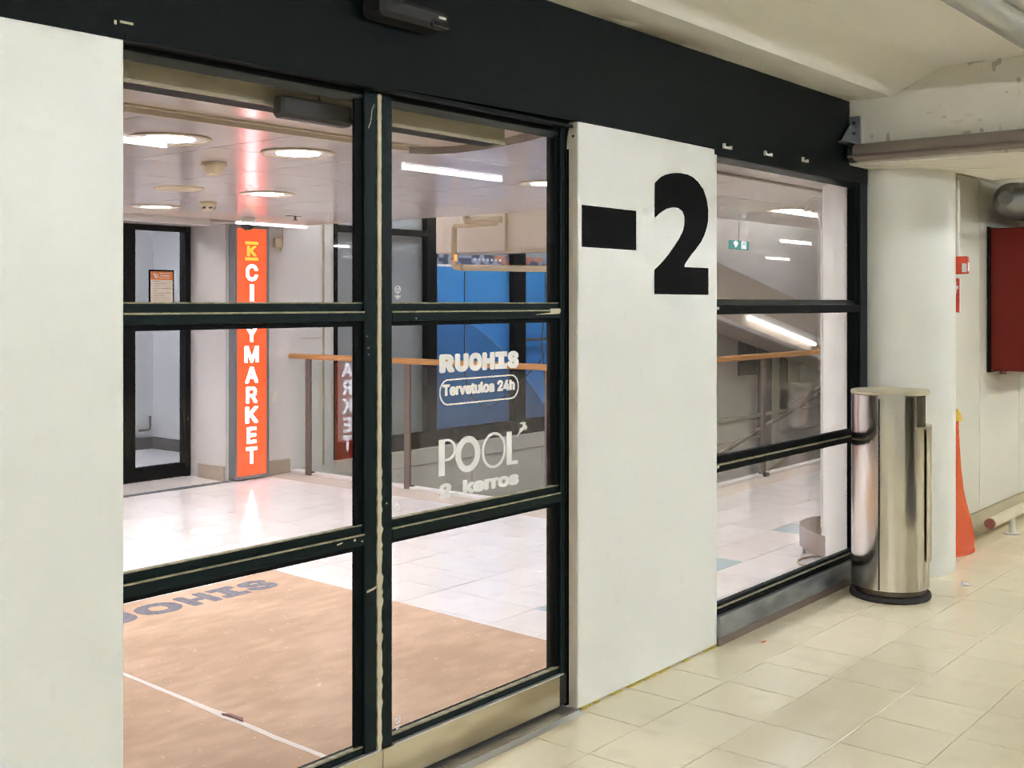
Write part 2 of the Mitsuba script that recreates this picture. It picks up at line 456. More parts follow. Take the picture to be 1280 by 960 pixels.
put('fascia_beam__scrape', cat_(bx(-1.87, -1.835, -0.0045, -0.002, 2.176, 2.182), bx(-1.886, -1.88, -0.0045, -0.002, 2.170, 2.180)), 'seal', 'pale scraped spot')
# motion sensor over the doors
put('door_sensor__housing', bx(-1.09, -0.80, -0.10, -0.003, 2.335, 2.395, 0.014), 'black_plastic')
put('door_sensor__hood', bx(-1.10, -1.0, -0.12, -0.003, 2.375, 2.43, 0.018), 'black_plastic')
put('door_sensor__lens', bx(-0.885, -0.81, -0.107, -0.09, 2.338, 2.36, 0.005), 'black_gloss')
put('door_sensor__rating_plate', bx(-0.855, -0.823, -0.1022, -0.099, 2.366, 2.374), 'plastic_white')
lab('door_sensor', 'black motion sensor on the beam above the meeting door leaves', 'sensor')

# white wall panels
put('wall_front', bx(-9.0, -1.858, 0.0, 0.046, 0.0, 2.14, 0.003), 'white_panel', 'large plain white wall panel at the left edge', 'wall', kind='structure')
put('wall_panel', bx(0.0, 1.025, 0.0, 0.044, 0.008, 2.172, 0.002), 'white_panel', 'white wall panel with a huge black -2 between the doors and the window', 'panel')
put('wall_panel__edge', bx(-0.0015, 0.0, 0.004, 0.042, 0.01, 2.168), 'panel_edge', 'beige cut edge of the panel')
put('wall_panel__hole', bx(-0.003, -0.0012, 0.018, 0.026, 2.112, 2.120), 'rubber', 'small dark screw hole')
put('wall_panel__minus_sign', wallprint(sbox(0.022, 1.7085, 0.384, 1.8635), 0.0), 'vinyl_black', 'black minus bar')
two = [(0.52, 1.984), (0.56, 2.01), (0.602, 2.025), (0.658, 2.037), (0.715, 2.042), (0.773, 2.041), (0.825, 2.032), (0.865, 2.015), (0.905, 1.988), (0.932, 1.952),
       (0.948, 1.905), (0.946, 1.853), (0.925, 1.807), (0.892, 1.767), (0.845, 1.731), (0.792, 1.696), (0.74, 1.6515), (0.949, 1.6515), (0.949, 1.537), (0.518, 1.537),
       (0.518, 1.634), (0.566, 1.661), (0.621, 1.697), (0.67, 1.735), (0.712, 1.772), (0.738, 1.801), (0.752, 1.830), (0.752, 1.859), (0.736, 1.883), (0.702, 1.896),
       (0.658, 1.896), (0.608, 1.886), (0.56, 1.867), (0.52, 1.844)]
put('wall_panel__numeral', wallprint(Polygon(two).buffer(0.006).buffer(-0.006), 0.0), 'vinyl_black', 'black numeral 2')
rng = np.random.default_rng(3)
ms = []
for x in np.arange(0.02, 1.0, 0.028):
    if rng.random() < 0.5:
        w, h = rng.uniform(0.02, 0.04), rng.uniform(0.004, 0.012)
        ms.append(bx(x, x + w, -0.004 - rng.uniform(0, 0.003), 0.012, 0.0006, h, 0.0012))
put('wall_panel__foam_bead', cat_(*ms), 'foam', 'yellow foam squeezed out under the panel', kind='stuff')

# right garage wall
put('wall_right', bx(3.06, 26, -0.10, 0.05, 0.0, 2.72), 'skirt_garage', 'pale panelled garage wall behind the white column', 'wall', kind='structure')
xs = [3.30, 4.164, 5.03, 5.90, 6.77, 7.64, 8.5]
for a, b in zip(xs, xs[1:]):
    put('wall_right__panel', bx(a + 0.004, b - 0.004, -0.14, -0.10, 0.17, 2.29, 0.002), 'wall_garage')
    put('wall_right__skirting', bx(a, b, -0.125, -0.10, 0.0, 0.16, 0.002), 'skirt_garage')
put('wall_right__plain_run', bx(8.5, 26, -0.14, -0.10, 0.17, 2.29), 'wall_garage')

# column through the wall line
CC, CR = (3.063, 0.032), 0.365
put('column', lathe([(0, 0), (CR, 0), (CR, 2.236), (0, 2.236)], 96, CC), 'column_paint', 'thick round white column beside the steel litter bin', 'column', smooth=40)

# ------------------------------------------------------------------ sliding doors
def door_leaf(key, xl, xr, left_bead, right_bead, stile_l, stile_r, label, rail_l, rail_r):
    """xl..xr glass opening; stiles outside of it."""
    YF, YB, YG = 0.05, 0.098, 0.074
    fr, dk, be = 'frame_paint', 'frame_dark', 'bare_edge'
    if stile_l: put(f'{key}__stile', bx(stile_l[0], stile_l[1], YF, YB, 0.135, 2.15, 0.003), fr)
    if stile_r: put(f'{key}__stile', bx(stile_r[0], stile_r[1], YF, YB, 0.135, 2.15, 0.003), fr)
    a, b = rail_l, rail_r
    if right_bead: put(f'{key}__glazing_bead', along_bead(right_bead, YG), dk)
    if left_bead: put(f'{key}__glazing_bead', along_bead(left_bead, YG), dk)
    # top rail with its sloping bead
    put(f'{key}__top_rail', bx(a, b, YF + 0.008, YB, 2.128, 2.165, 0.002), 'frame_dark')
    put(f'{key}__top_bead', along_x([(YF + 0.006, 2.127), (YG - 0.002, 2.107), (YG, 2.107), (YG, 2.127)], a, b), 'bead_gloss')
    for z0, z1 in ((1.43, 1.503), (0.755, 0.832)):
        zm = z1 - 0.029
        rk = put(f'{key}__rail', bx(a, b, YF, YB, z0 + 0.014, zm, 0.003), fr)
        put(f'{rk}__bead', bx(a, b, YF + 0.011, YG, zm + 0.0005, z1 - 0.004, 0.001), fr)
        put(f'{rk}__bead', bx(a, b, YF + 0.013, YG, z0, z0 + 0.0135, 0.001), dk)
        put(f'{rk}__worn_edge', bx(a, b, YF - 0.0012, YF + 0.006, zm - 0.003, zm + 0.0024, 0.0008), be, 'bare worn metal edge')
        put(f'{rk}__worn_edge', bx(a, b, YF + 0.010, YG, z1 - 0.004, z1, 0.0006), be, 'bare worn metal edge')
    put(f'{key}__bottom_rail', bx(a, b, YF + 0.008, YB, 0.02, 0.158, 0.002), fr)
    put(f'{key}__worn_edge', bx(a, b, YF + 0.008, YG, 0.158, 0.163, 0.0006), be, 'bare worn metal edge')
    lo, hi = (stile_l[0] if stile_l else a), (stile_r[1] if stile_r else b)
    for z0, z1 in ((0.16, 0.757), (0.83, 1.432), (1.50, 2.108)):
        put(f'{key}__pane', quad_y(xl - 0.006, xr + 0.006, z0 - 0.004, z1 + 0.004, YG), 'glass', kind=None)
    lab(key, label, 'door', kind='structure')
    return key


def along_bead(x, yg):
    return bx(x[0], x[1], 0.062, yg, 0.165, 2.118, 0.002)


L = door_leaf('door_1', -2.35, -1.050, None, (-1.050, -1.019), (-2.45, -2.36), (-1.019, -0.970), 'left leaf of the dark green glass sliding door beside the white wall', -2.36, -1.019)
put('door_1__kick_plate', bx(-2.45, -0.951, 0.043, 0.052, 0.022, 0.134, 0.001), 'kick_steel', 'scuffed stainless kick plate')
put('door_1__kick_trim', bx(-2.45, -0.960, 0.041, 0.056, 0.134, 0.139, 0.0008), 'sill_edge')
z = np.arange(0.10, 2.151, 0.012)
w = 0.0012 * rng.standard_normal(len(z)) + np.where((z < 1.0) & (rng.random(len(z)) < 0.28), 0.005, 0.0) + np.where(z < 0.85, 0.002, 0)
e0, e1 = -0.9655 - np.abs(w) * 0.7, -0.9525 + np.abs(w)
put('door_1__seal', wallprint(Polygon(list(zip(e1, z)) + list(zip(e0[::-1], z[::-1]))), 0.0545, 0.0065), 'seal', 'worn cream rubber seal where the leaves meet')
put('door_1__paint_chip', wallprint(unary_union([LineString([(-1.005, 2.03), (-0.995, 2.05), (-0.99, 2.085), (-0.98, 2.105)]).buffer(0.0012),
                                                LineString([(-1.008, 0.628), (-0.985, 0.632), (-0.972, 0.636)]).buffer(0.0035),
                                                Point(-1.01, 1.40).buffer(0.002), Point(-1.005, 1.365).buffer(0.0025), Point(-1.004, 1.345).buffer(0.002),
                                                Point(-1.06, 0.792).buffer(0.004), Point(-1.03, 0.784).buffer(0.003), LineString([(-1.13, 0.789), (-1.11, 0.792)]).buffer(0.002)]), 0.0502, 0.0006), 'seal', 'chips and scratches in the paint', kind='stuff')
R = door_leaf('door_2', -0.903, -0.062, None, (-0.062, -0.040), (-0.949, -0.903), (-0.040, -0.012), 'right leaf of the glass sliding door, with white RUOHIS and POOL lettering', -0.903, -0.040)
put('door_2__kick_plate', bx(-0.947, -0.055, 0.043, 0.052, 0.022, 0.134, 0.001), 'kick_steel', 'scuffed stainless kick plate')
put('door_2__kick_end', bx(-0.055, -0.012, 0.046, 0.06, 0.022, 0.134, 0.001), 'rubber')
put('door_2__kick_trim', bx(-0.903, -0.03, 0.041, 0.056, 0.134, 0.139, 0.0008), 'sill_edge')
put('door_2__paint_chip', wallprint(unary_union([sbox(-0.105, 1.466, -0.045, 1.481), Polygon([(-0.105, 1.466), (-0.05, 1.466), (-0.05, 1.461), (-0.2, 1.459)]), Point(-0.93, 0.885).buffer(0.003),
                                                 Point(-0.80, 1.452).buffer(0.0025)]), 0.0488, 0.0006), 'seal', 'bare patch where the paint has come off', kind='stuff')
put('door_1__glass_smudge', wallprint(unary_union([Polygon([(-1.352, 1.222), (-1.338, 1.226), (-1.330, 1.246), (-1.322, 1.266), (-1.330, 1.258), (-1.345, 1.246), (-1.353, 1.232)]), Point(-1.30, 1.282).buffer(0.003)]), 0.0735, 0.0006), 'plastic_white', 'white smear on the glass')
# lettering on the right leaf's middle pane
YV = 0.0728
cells = [('R', 95, 280), ('U', 290, 462), ('O', 467, 640), ('H', 645, 811), ('I', 820, 985), ('S', 990, 1148)]
ps = []
for ch, a, b in cells:
    x0, x1 = -0.6676 + (a - 95) / 1053 * 0.4093, -0.6676 + (b - 95) / 1053 * 0.4093
    if ch == 'I':
        g = unary_union([sbox(0, 0, 1, 0.3), sbox(0, 0.7, 1, 1), sbox(0.27, 0, 0.73, 1)]).buffer(0.05).buffer(-0.05)
    else:
        g = letters(ch, 1.0, True, 0.10)
    ps.append(fit(g, x0, x1, 1.2715, 1.3325))
put('door_2__shop_name', wallprint(unary_union(ps), YV), 'vinyl_white', 'fat white vinyl letters RUOHIS')
pill = LineString([(-0.6246, 1.2068), (-0.3013, 1.2068)])
put('door_2__pill_outline', wallprint(pill.buffer(0.0433).difference(pill.buffer(0.0383)), YV), 'vinyl_white', 'white rounded outline around the greeting')
put('door_2__greeting', wallprint(fit(letters('Tervetuloa 24h', 1.0, True, 0.055), -0.6525, -0.2805, 1.194, 1.2335), YV), 'vinyl_white', 'white vinyl words Tervetuloa 24h')
def ell(cx, cz, a, b): return affinity.scale(Point(cx, cz).buffer(1, quad_segs=24), a, b)
pl = [sbox(-0.6714, 0.9345, -0.6425, 1.0535),
      ell(-0.633, 1.0170, 0.047, 0.0365).difference(ell(-0.633, 1.0170, 0.034, 0.029)).intersection(sbox(-0.645, 0.9, -0.5, 1.1)),
      sbox(-0.646, 1.0460, -0.632, 1.0535),
      ell(-0.5276, 0.9935, 0.0625, 0.0605).difference(ell(-0.5276, 0.9935, 0.0355, 0.0395)),
      ell(-0.3930, 0.9930, 0.0640, 0.0620).difference(ell(-0.3930, 0.9930, 0.0530, 0.0530)),
      sbox(-0.3247, 0.9335, -0.2975, 1.0500), sbox(-0.3247, 0.9335, -0.2630, 0.9450)]
put('door_2__bar_name', wallprint(unary_union(pl), YV), 'vinyl_white', 'slim white vinyl letters POOL')
dz = [(370, 265), (400, 235), (470, 215), (540, 225), (605, 255), (570, 290), (585, 340), (640, 395), (628, 480), (592, 555), (558, 545), (600, 480), (585, 455), (480, 550), (370, 640), (292, 768), (268, 748),
      (330, 620), (375, 530), (380, 450), (430, 430), (475, 410), (490, 330), (465, 290), (390, 280)]
put('door_2__leaping_deer', wallprint(fit(Polygon([(a, -b) for a, b in dz]), -0.2695, -0.2105, 1.0265, 1.0775), YV), 'vinyl_white', 'small white leaping antelope')
put('door_2__floor_notice', wallprint(fit(letters('2. kerros', 1.0, True, 0.06), -0.6676, -0.2583, 0.8595, 0.9085), YV), 'vinyl_white', 'bold white vinyl words 2. kerros')
for zc in (1.533, 0.853, 0.184):
    g = [Point(-0.858, zc + 0.010).buffer(0.0125).difference(Point(-0.858, zc + 0.010).buffer(0.0095)), sbox(-0.866, zc + 0.011, -0.850, zc + 0.0135), sbox(-0.862, zc + 0.004, -0.854, zc + 0.007),
         sbox(-0.870, zc - 0.013, -0.846, zc - 0.009), sbox(-0.866, zc - 0.019, -0.852, zc - 0.015)]
    put('door_2__glass_mark', wallprint(unary_union(g), YV, 0.0008), 'vinyl_white', 'tiny white glass stamp')
# jamb, track and sill
put('door_jamb', bx(-0.012, 0.03, 0.046, 0.14, 0.012, 2.17, 0.002), 'frame_dark', 'black door jamb between the right leaf and the white panel', 'jamb')
put('door_jamb__torn_seal', wallprint(Polygon([(-0.010, 2.07), (-0.001, 2.07), (-0.001, 2.14), (-0.006, 2.11)]), 0.046, 0.003), 'seal', 'pale torn strip at the top')
put('door_track', bx(-4.4, 0.0, 0.10, 0.15, 2.137, 2.20), 'frame_dark', 'dark sliding track above the glass doors', 'track')
put('door_sill', cat_(bx(-2.6, -0.012, 0.0, 0.155, 0.0, 0.010, 0.001), bx(-2.6, 0.0, -0.012, 0.0, 0.0, 0.009)), 'sill_steel', 'steel threshold under the glass doors', 'threshold')
put('door_sill__nosing', along_x([(-0.036, 0.0005), (-0.010, 0.0095), (-0.010, 0.0005)], -2.6, -0.010), 'sill_edge', 'brighter front edge of the threshold')
# door operator and inner sensor
put('door_operator__cover', cat_(bx(-2.5, -0.18, 0.20, 0.31, 2.090, 2.19, 0.003)), 'operator_beige')
put('door_operator__lip', bx(-2.5, -0.18, 0.196, 0.206, 2.080, 2.0905, 0.001), 'trim_beige')
put('door_operator__slot', bx(-2.5, -0.19, 0.206, 0.30, 2.082, 2.0895), 'frame_dark')
put('door_operator__end_bolt', tube([(-0.178, 0.25, 2.155), (-0.172, 0.25, 2.155)], 0.01, 8), 'steel_dark')
lab('door_operator', 'beige housing of the door operator behind the top of the glass doors', 'door operator')
put('inner_sensor__body', bx(-1.262, -0.985, 0.135, 0.188, 2.043, 2.108, 0.010), 'black_plastic')
put('inner_sensor__cable', tube([(-1.08, 0.180, 2.106), (-1.078, 0.192, 2.13), (-1.08, 0.196, 2.16)], 0.003, 6), 'cable')
lab('inner_sensor', 'black box-shaped sensor hanging behind the top of the left door leaf', 'sensor')

# ------------------------------------------------------------------ fixed window beside the panel
w_ = 'window_1'
put(f'{w_}__curb_foot', bx(1.026, 2.69, -0.010, 0.09, 0.0, 0.036, 0.002), 'rail_post', 'dark foot of the curb')  # darker band along the bottom of the curb
put(f'{w_}__curb', bx(1.026, 2.69, -0.014, 0.09, 0.0365, 0.130, 0.004), 'curb_metal', 'worn grey metal curb under the window')
put(f'{w_}__bottom_rail', bx(1.0, 2.69, 0.006, 0.07, 0.131, 0.158, 0.003), 'frame_dark')
put(f'{w_}__worn_edge', bx(1.0, 2.69, 0.005, 0.02, 0.158, 0.162, 0.001), 'bare_edge', 'bare worn metal edge')
put(f'{w_}__glazing_bead', bx(1.0, 2.60, 0.02, 0.045, 0.162, 0.176, 0.001), 'frame_paint')
put(f'{w_}__rail', bx(1.0, 2.62, 0.004, 0.07, 0.757, 0.792, 0.004), 'frame_dark')
put(f'{w_}__worn_edge', bx(1.0, 2.62, 0.002, 0.02, 0.786, 0.7925, 0.001), 'bare_edge', 'bare worn metal edge')
put(f'{w_}__glazing_bead', bx(1.0, 2.60, 0.02, 0.045, 0.7925, 0.824, 0.002), 'frame_dark')
put(f'{w_}__rail', bx(1.0, 2.62, 0.004, 0.07, 1.451, 1.492, 0.004), 'frame_dark')
put(f'{w_}__glazing_bead', along_x([(0.018, 1.4925), (0.045, 1.4925), (0.045, 1.518), (0.036, 1.518)], 1.0, 2.60), 'bead_gloss')
put(f'{w_}__stile', bx(2.594, 2.688, 0.0, 0.08, 0.13, 2.236, 0.004), 'frame_paint')
put(f'{w_}__stile_bead', bx(2.572, 2.594, 0.018, 0.07, 0.17, 2.14, 0.003), 'frame_dark')
put(f'{w_}__header', bx(1.0, 2.688, -0.002, 0.08, 2.148, 2.236, 0.003), 'black_paint')
put(f'{w_}__header_bead', along_x([(0.004, 2.146), (0.045, 2.126), (0.045, 2.146)], 1.0, 2.594), 'bead_gloss')
for zb in (1.478, 0.783):
    put(f'{w_}__screw', bx(1.028, 1.044, -0.002, 0.004, zb - 0.006, zb + 0.006, 0.002), 'plastic_white', 'small white plug at the rail end')
for z0, z1 in ((0.176, 0.757), (0.82, 1.452), (1.515, 2.13)):
    put(f'{w_}__pane', quad_y(1.0, 2.60, z0, z1, 0.046), 'glass')
lab(w_, 'dark framed shop window of three panes between the white panel and the column', 'window', kind='structure')

# ------------------------------------------------------------------ litter bin
BX_, BY_, BR = 2.370, -0.249, 0.192
b_ = 'litter_bin'
put(f'{b_}__base_ring', lathe([(0.15, 0.0), (BR + 0.004, 0.0), (BR + 0.010, 0.012), (BR + 0.006, 0.028), (BR - 0.008, 0.032), (0.15, 0.032), (0.15, 0.0)], 64, (BX_, BY_)), 'rubber', 'black rubber foot ring', smooth=30)
put(f'{b_}__plinth', lathe([(0.0, 0.03), (BR - 0.014, 0.03), (BR - 0.014, 0.062), (0, 0.062)], 64, (BX_, BY_)), 'steel_dark', smooth=30)
put(f'{b_}__body', cat_(arc(BX_, BY_, BR - 0.004, BR, 179.5, 242, 0.060, 1.035, 40), arc(BX_, BY_, BR - 0.004, BR, 242, 332, 0.060, 0.872, 48), arc(BX_, BY_, BR - 0.004, BR, 332, 332 + 208, 0.060, 1.035, 80)), 'steel', smooth=30)
m = bx(BR - 0.012, BR + 0.0042, -0.0034, 0.0034, 0.065, 1.02)
m.apply_transform(trimesh.transformations.rotation_matrix(math.radians(185.4), (0, 0, 1))); m.apply_translation((BX_, BY_, 0))
put(f'{b_}__door_gap', m, 'rubber', 'dark upright gap of the door')
put(f'{b_}__door', arc(BX_, BY_, BR, BR + 0.0022, 186.6, 236, 0.066, 1.008, 36), 'steel', smooth=30)
put(f'{b_}__collar', arc(BX_, BY_, BR, BR + 0.004, 186.6, 223, 1.012, 1.048, 24), 'steel', smooth=30)
put(f'{b_}__inner_liner', lathe([(0.0, 0.10), (BR - 0.02, 0.10), (BR - 0.02, 1.035), (0, 1.035)], 48, (BX_, BY_)), 'steel_dark', 'dark inner liner seen in the opening', smooth=30)
put(f'{b_}__opening_lip', cat_(arc(BX_, BY_, BR - 0.018, BR + 0.010, 240, 334, 0.868, 0.880, 30), arc(BX_, BY_, BR - 0.012, BR + 0.001, 240.5, 242.2, 0.87, 1.03, 3)), 'steel', 'steel lip below the opening')
put(f'{b_}__outer_sleeve', arc(BX_, BY_, BR + 0.006, BR + 0.009, 262, 330, 0.20, 0.868, 30), 'steel', smooth=30)
put(f'{b_}__lid', lathe([(0.0, 1.036), (BR - 0.002, 1.036), (BR + 0.003, 1.040), (BR + 0.003, 1.052), (BR - 0.001, 1.056), (0, 1.056)], 64, (BX_, BY_)), 'lid_steel', smooth=30)
put(f'{b_}__sticker_rest', cat_(bx(BX_ + 0.002, BX_ + 0.0, BY_ - 0.1, BY_ - 0.1, 0, 0) if False else arc(BX_, BY_, BR, BR + 0.001, 233, 236, 0.965, 0.995, 4), arc(BX_, BY_, BR, BR + 0.001, 231.5, 233.5, 0.955, 0.963, 3)), 'paper', 'torn white sticker rest')
lab(b_, 'round stainless steel litter bin standing before the white column', 'litter bin')

# ------------------------------------------------------------------ things around the column
put('fire_alarm_button__box', bx(3.185, 3.225, -0.375, -0.285, 1.665, 1.765, 0.006), 'red_box')
put('fire_alarm_button__window', bx(3.195, 3.217, -0.3765, -0.374, 1.68, 1.73, 0.001), 'paper')
put('fire_alarm_button__label', bx(3.1838, 3.1855, -0.372, -0.345, 1.675, 1.725), 'paper', 'white label on the box')
lab('fire_alarm_button', 'red fire alarm button box on the side of the white column', 'fire alarm')
put('fire_sign__plate', bx(3.188, 3.194, -0.335, -0.283, 1.443, 1.645, 0.001), 'paper')
put('fire_sign__mount', bx(3.19, 3.20, -0.283, -0.268, 1.44, 1.648, 0.001), 'bare_edge')
fp = unary_union([sbox(-0.332, 1.448, -0.326, 1.640), sbox(-0.332, 1.60, -0.29, 1.640).difference(Point(-0.305, 1.615).buffer(0.012)), Polygon([(-0.327, 1.45), (-0.296, 1.45), (-0.318, 1.58), (-0.327, 1.58)])])
m = ext(fp, 0.001); v = m.vertices; m.vertices = np.stack([3.188 - v[:, 2], v[:, 0], v[:, 1]], 1)
put('fire_sign__pictogram', m, 'red_print')
lab('fire_sign', 'narrow red and white fire extinguisher sign below the red alarm button', 'sign')
put('column_conduit', tube(bend([(3.205, -0.318, 1.765), (3.205, -0.318, 2.18), (3.30, -0.27, 2.235), (3.5, -0.19, 2.25)], 0.06), 0.012, 10), 'plastic_white', 'white cable conduit running down the column to the alarm button', 'conduit', smooth=40)
# orange scoop
zz = np.array([0.0, 0.02, 0.06, 0.12, 0.20, 0.28, 0.36, 0.50, 0.62, 0.74, 0.80])
hw = np.array([0.17, 0.235, 0.262, 0.243, 0.195, 0.14, 0.10, 0.058, 0.042, 0.032, 0.028])
vs, fs = [], []
cols = 13
for zq, hq in zip(zz, hw):
    for c in range(cols):
        s = -1 + 2 * c / (cols - 1)
        yy = -0.172 - 0.03 * (1 - zq / 0.8) - 0.05 * math.exp(-zq / 0.05) * (1 - 0.5 * s * s) + 0.02 * s * s * (1 - zq)
        vs.append((3.645 + s * hq, yy, zq + 0.004))
for r in range(len(zz) - 1):
    for c in range(cols - 1):
        a = r * cols + c
        fs += [[a, a + 1, a + cols + 1], [a, a + cols + 1, a + cols]]
sh = trimesh.Trimesh(np.array(vs), np.array(fs), process=False)
bk = sh.copy(); bk.vertices = bk.vertices + (0, 0.006, 0); bk.faces = bk.faces[:, ::-1]
rim = tube(vs[:cols], 0.007, 8)
put('plastic_scoop__blade', cat_(sh, bk, rim), 'orange_plastic', smooth=30)
put('plastic_scoop__tip', tube([(3.645, -0.170, 0.79), (3.645, -0.170, 0.83), (3.64, -0.170, 0.86)], [0.030, 0.022, 0.008], 10), 'yellow_plastic', 'yellow tip', smooth=40)
lab('plastic_scoop', 'tall orange plastic scoop with a yellow tip leaning behind the white column', 'shovel')
# red cabinet
put('red_cabinet__body', bx(4.335, 5.25, -0.46, -0.150, 1.06, 1.99, 0.008), 'red_paint')
put('red_cabinet__shadow_gap', bx(4.305, 5.28, -0.155, -0.1405, 1.05, 2.0, 0.003), 'shop_black', 'black sheet in place of the shadow gap behind the cabinet')  # black sheet drawn for the shadow gap beside the cabinet
put('red_cabinet__door', bx(4.36, 5.23, -0.472, -0.461, 1.09, 1.97, 0.004), 'red_paint')
put('red_cabinet__drain_plug', tube([(4.45, -0.2, 1.06), (4.45, -0.2, 1.035)], 0.022, 12), 'cap_brown')
lab('red_cabinet', 'dark red fire hose cabinet on the wall at the right edge', 'cabinet')
dpts = bend([(4.02, -0.30, 2.45), (4.02, -0.33, 2.15), (6.5, -0.33, 2.15)], 0.15, 8)
put('ventilation_duct__pipe', tube([(4.05, -0.33, 2.155), (4.09, -0.33, 2.155), (4.16, -0.33, 2.155), (4.25, -0.33, 2.155), (7.5, -0.33, 2.155)], [0.045, 0.082, 0.106, 0.115, 0.115], 24), 'galvanised', smooth=45)
put('ventilation_duct__clamp', tube([(4.36, -0.33, 2.155), (4.41, -0.33, 2.155)], 0.121, 24), 'steel_dark')
lab('ventilation_duct', 'round grey ventilation duct above the red cabinet', 'duct')
put('bumper_rail__tube', tube([(3.95, -0.27, 0.135), (5.0, -0.27, 0.135), (7.5, -0.27, 0.135)], 0.034, 14), 'rail_beige', smooth=40)
put('bumper_rail__end_cap', tube([(3.93, -0.27, 0.135), (3.955, -0.27, 0.135)], 0.032, 14), 'cap_brown', 'reddish brown end cap', smooth=40)
put('bumper_rail__foot', tube([(4.40, -0.27, 0.0), (4.40, -0.27, 0.125)], 0.02, 12), 'plastic_white')
put('bumper_rail__foot_plate', disc_(4.40, -0.27, 0.05, 0.0005, 0.008, 20), 'plastic_white')
lab('bumper_rail', 'low beige bumper rail along the foot of the right wall', 'rail')
put('paper_scrap', trimesh.Trimesh([(2.80, -0.47, 0.002), (2.835, -0.455, 0.018), (2.845, -0.49, 0.002), (2.815, -0.51, 0.008), (2.82, -0.48, 0.022)], [[0, 1, 4], [1, 2, 4], [2, 3, 4], [3, 0, 4], [0, 3, 2], [0, 2, 1]]), 'paper', 'tiny white paper scrap on the floor right of the bin', 'litter')
put('leaf_crumb', bx(1.20, 1.225, -0.135, -0.12, 0.001, 0.004, 0.001), 'poster_orange', 'tiny orange crumb on the floor before the white panel', 'litter')

# ------------------------------------------------------------------ lobby: mat
def wav(a, b, y0, n, amp, seed):
    x = np.linspace(a, b, n)
    return np.stack([x, y0 + amp * (np.array([meshkit.noise((q * 3, seed, 0.0)) for q in x]) - 0.5)], 1)
mp = Polygon([(-3.4, 0.16), (0.585, 0.16), (0.600, 0.58), (0.635, 1.4), (0.675, 2.45), (0.688, 2.60)] + list(wav(0.66, -3.4, 2.61, 30, 0.03, 2)))
put('door_mat', plan(mp, 0.0012, 0.0075), 'mat_fibre', 'large sandy brown dirt-trapping mat inside the glass doors', 'mat')
t = unary_union([fit(letters(c, 1, True, 0.075) if c != 'I' else unary_union([sbox(0, 0, 1, 0.28), sbox(0, 0.72, 1, 1), sbox(0.27, 0, 0.73, 1)]), x0, x1, 2.30, 2.505)
                 for c, x0, x1 in (('R', -0.80, -0.57), ('U', -0.545, -0.33), ('O', -0.305, -0.075), ('H', -0.05, 0.125), ('I', 0.145, 0.30), ('S', 0.315, 0.50))])
put('door_mat__lettering', plan(t, 0.0075, 0.0083), 'mat_print', 'grey-blue printed letters RUOHIS')
tp = np.array([(-0.835, 2.2), (-0.844, 1.645), (-0.859, 1.213), (-0.866, 1.05), (-0.868, 0.951), (-0.874, 0.855), (-0.878, 0.75), (-0.884, 0.66), (-0.887, 0.392), (-0.89, 0.18)])
tw = np.array([0.010, 0.0095, 0.011, 0.013, 0.020, 0.012, 0.012, 0.012, 0.011, 0.011])
put('door_mat__seam_tape', plan(np.vstack([tp + np.stack([tw, tw * 0], 1), (tp - np.stack([tw, tw * 0], 1))[::-1]]), 0.0075, 0.0088), 'mat_tape', 'worn white tape across the mat')
put('door_mat__tape_fold', plan([(-0.872, 0.96), (-0.855, 0.93), (-0.852, 0.86), (-0.868, 0.84), (-0.866, 0.9)], 0.0088, 0.016), 'cap_brown', 'grey fold where the tape curls up')

# ------------------------------------------------------------------ lobby: ceiling
ZC = 2.18
edge = [(0.25, 1.12), (0.34, 1.06), (0.375, 0.95), (0.365, 0.80), (0.33, 0.62), (0.28, 0.46), (0.21, 0.30), (0.12, 0.17)]
recess = Polygon([(-4.5, 0.1), (-4.5, 1.22)] + edge + [(0.1, 0.1)])
full = unary_union([sbox(-4.5, 0.20, 3.20, 5.30), sbox(-4.5, 0.46, 11, 2.03)]).union(sbox(0.1, 0.16, 1.2, 0.5))
main = full.difference(recess)
put('ceiling_lobby', cat_(plan(main, ZC + 0.0042, ZC + 0.045), plan(unary_union([main, sbox(-4.5, 0.16, 0.6, 1.4)]), ZC + 0.045, ZC + 0.30)), 'ceiling_joint', 'grey-pink metal panel ceiling of the lobby', 'ceiling', kind='structure')
gx = [-0.375 + 0.677 * i for i in range(-7, 18)]
gy = [1.09 - 0.596 * 2 + 0.596 * j for j in range(0, 9)]
npan, far = 0, []
for i in range(len(gx) - 1):
    for j in range(len(gy) - 1):
        c = sbox(gx[i] + 0.003, gy[j] + 0.003, gx[i + 1] - 0.003, gy[j + 1] - 0.003).intersection(main)
        if c.area < 0.004: continue
        for g in getattr(c, 'geoms', [c]):
            if g.area < 0.004: continue
            if gx[i] > -2.0 and gx[i] < 6.0:
                put('ceiling_lobby__panel', plan(g, ZC, ZC + 0.004), 'ceiling_metal')
            else:
                far.append(plan(g, ZC, ZC + 0.004))
put('ceiling_lobby__panel_field', cat_(*far), 'ceiling_metal', 'the ceiling panels further away', kind='stuff')
put('ceiling_lobby__soffit_strip', plan(recess.intersection(sbox(-4.5, 0.16, 0.6, 1.16)).difference(Point(0, 0).buffer(0.001)), ZC + 0.022, ZC + 0.044), 'ceiling_strip', 'glossy pinkish soffit strip behind the doors')
ln = LineString([(-4.5, 1.215), (0.22, 1.115)])
put('ceiling_lobby__trim', plan(LineString([(-4.5, 1.175), (0.10, 1.085), (0.24, 1.07)]).buffer(0.010), ZC + 0.014, ZC + 0.0225), 'trim_beige', 'olive trim line')
put('ceiling_lobby__lip', plan(LineString([(-4.5, 1.222)] + edge[:1]).buffer(0.004, cap_style=2), ZC - 0.001, ZC + 0.030), 'lip_pale', 'pale lip of the ceiling edge')
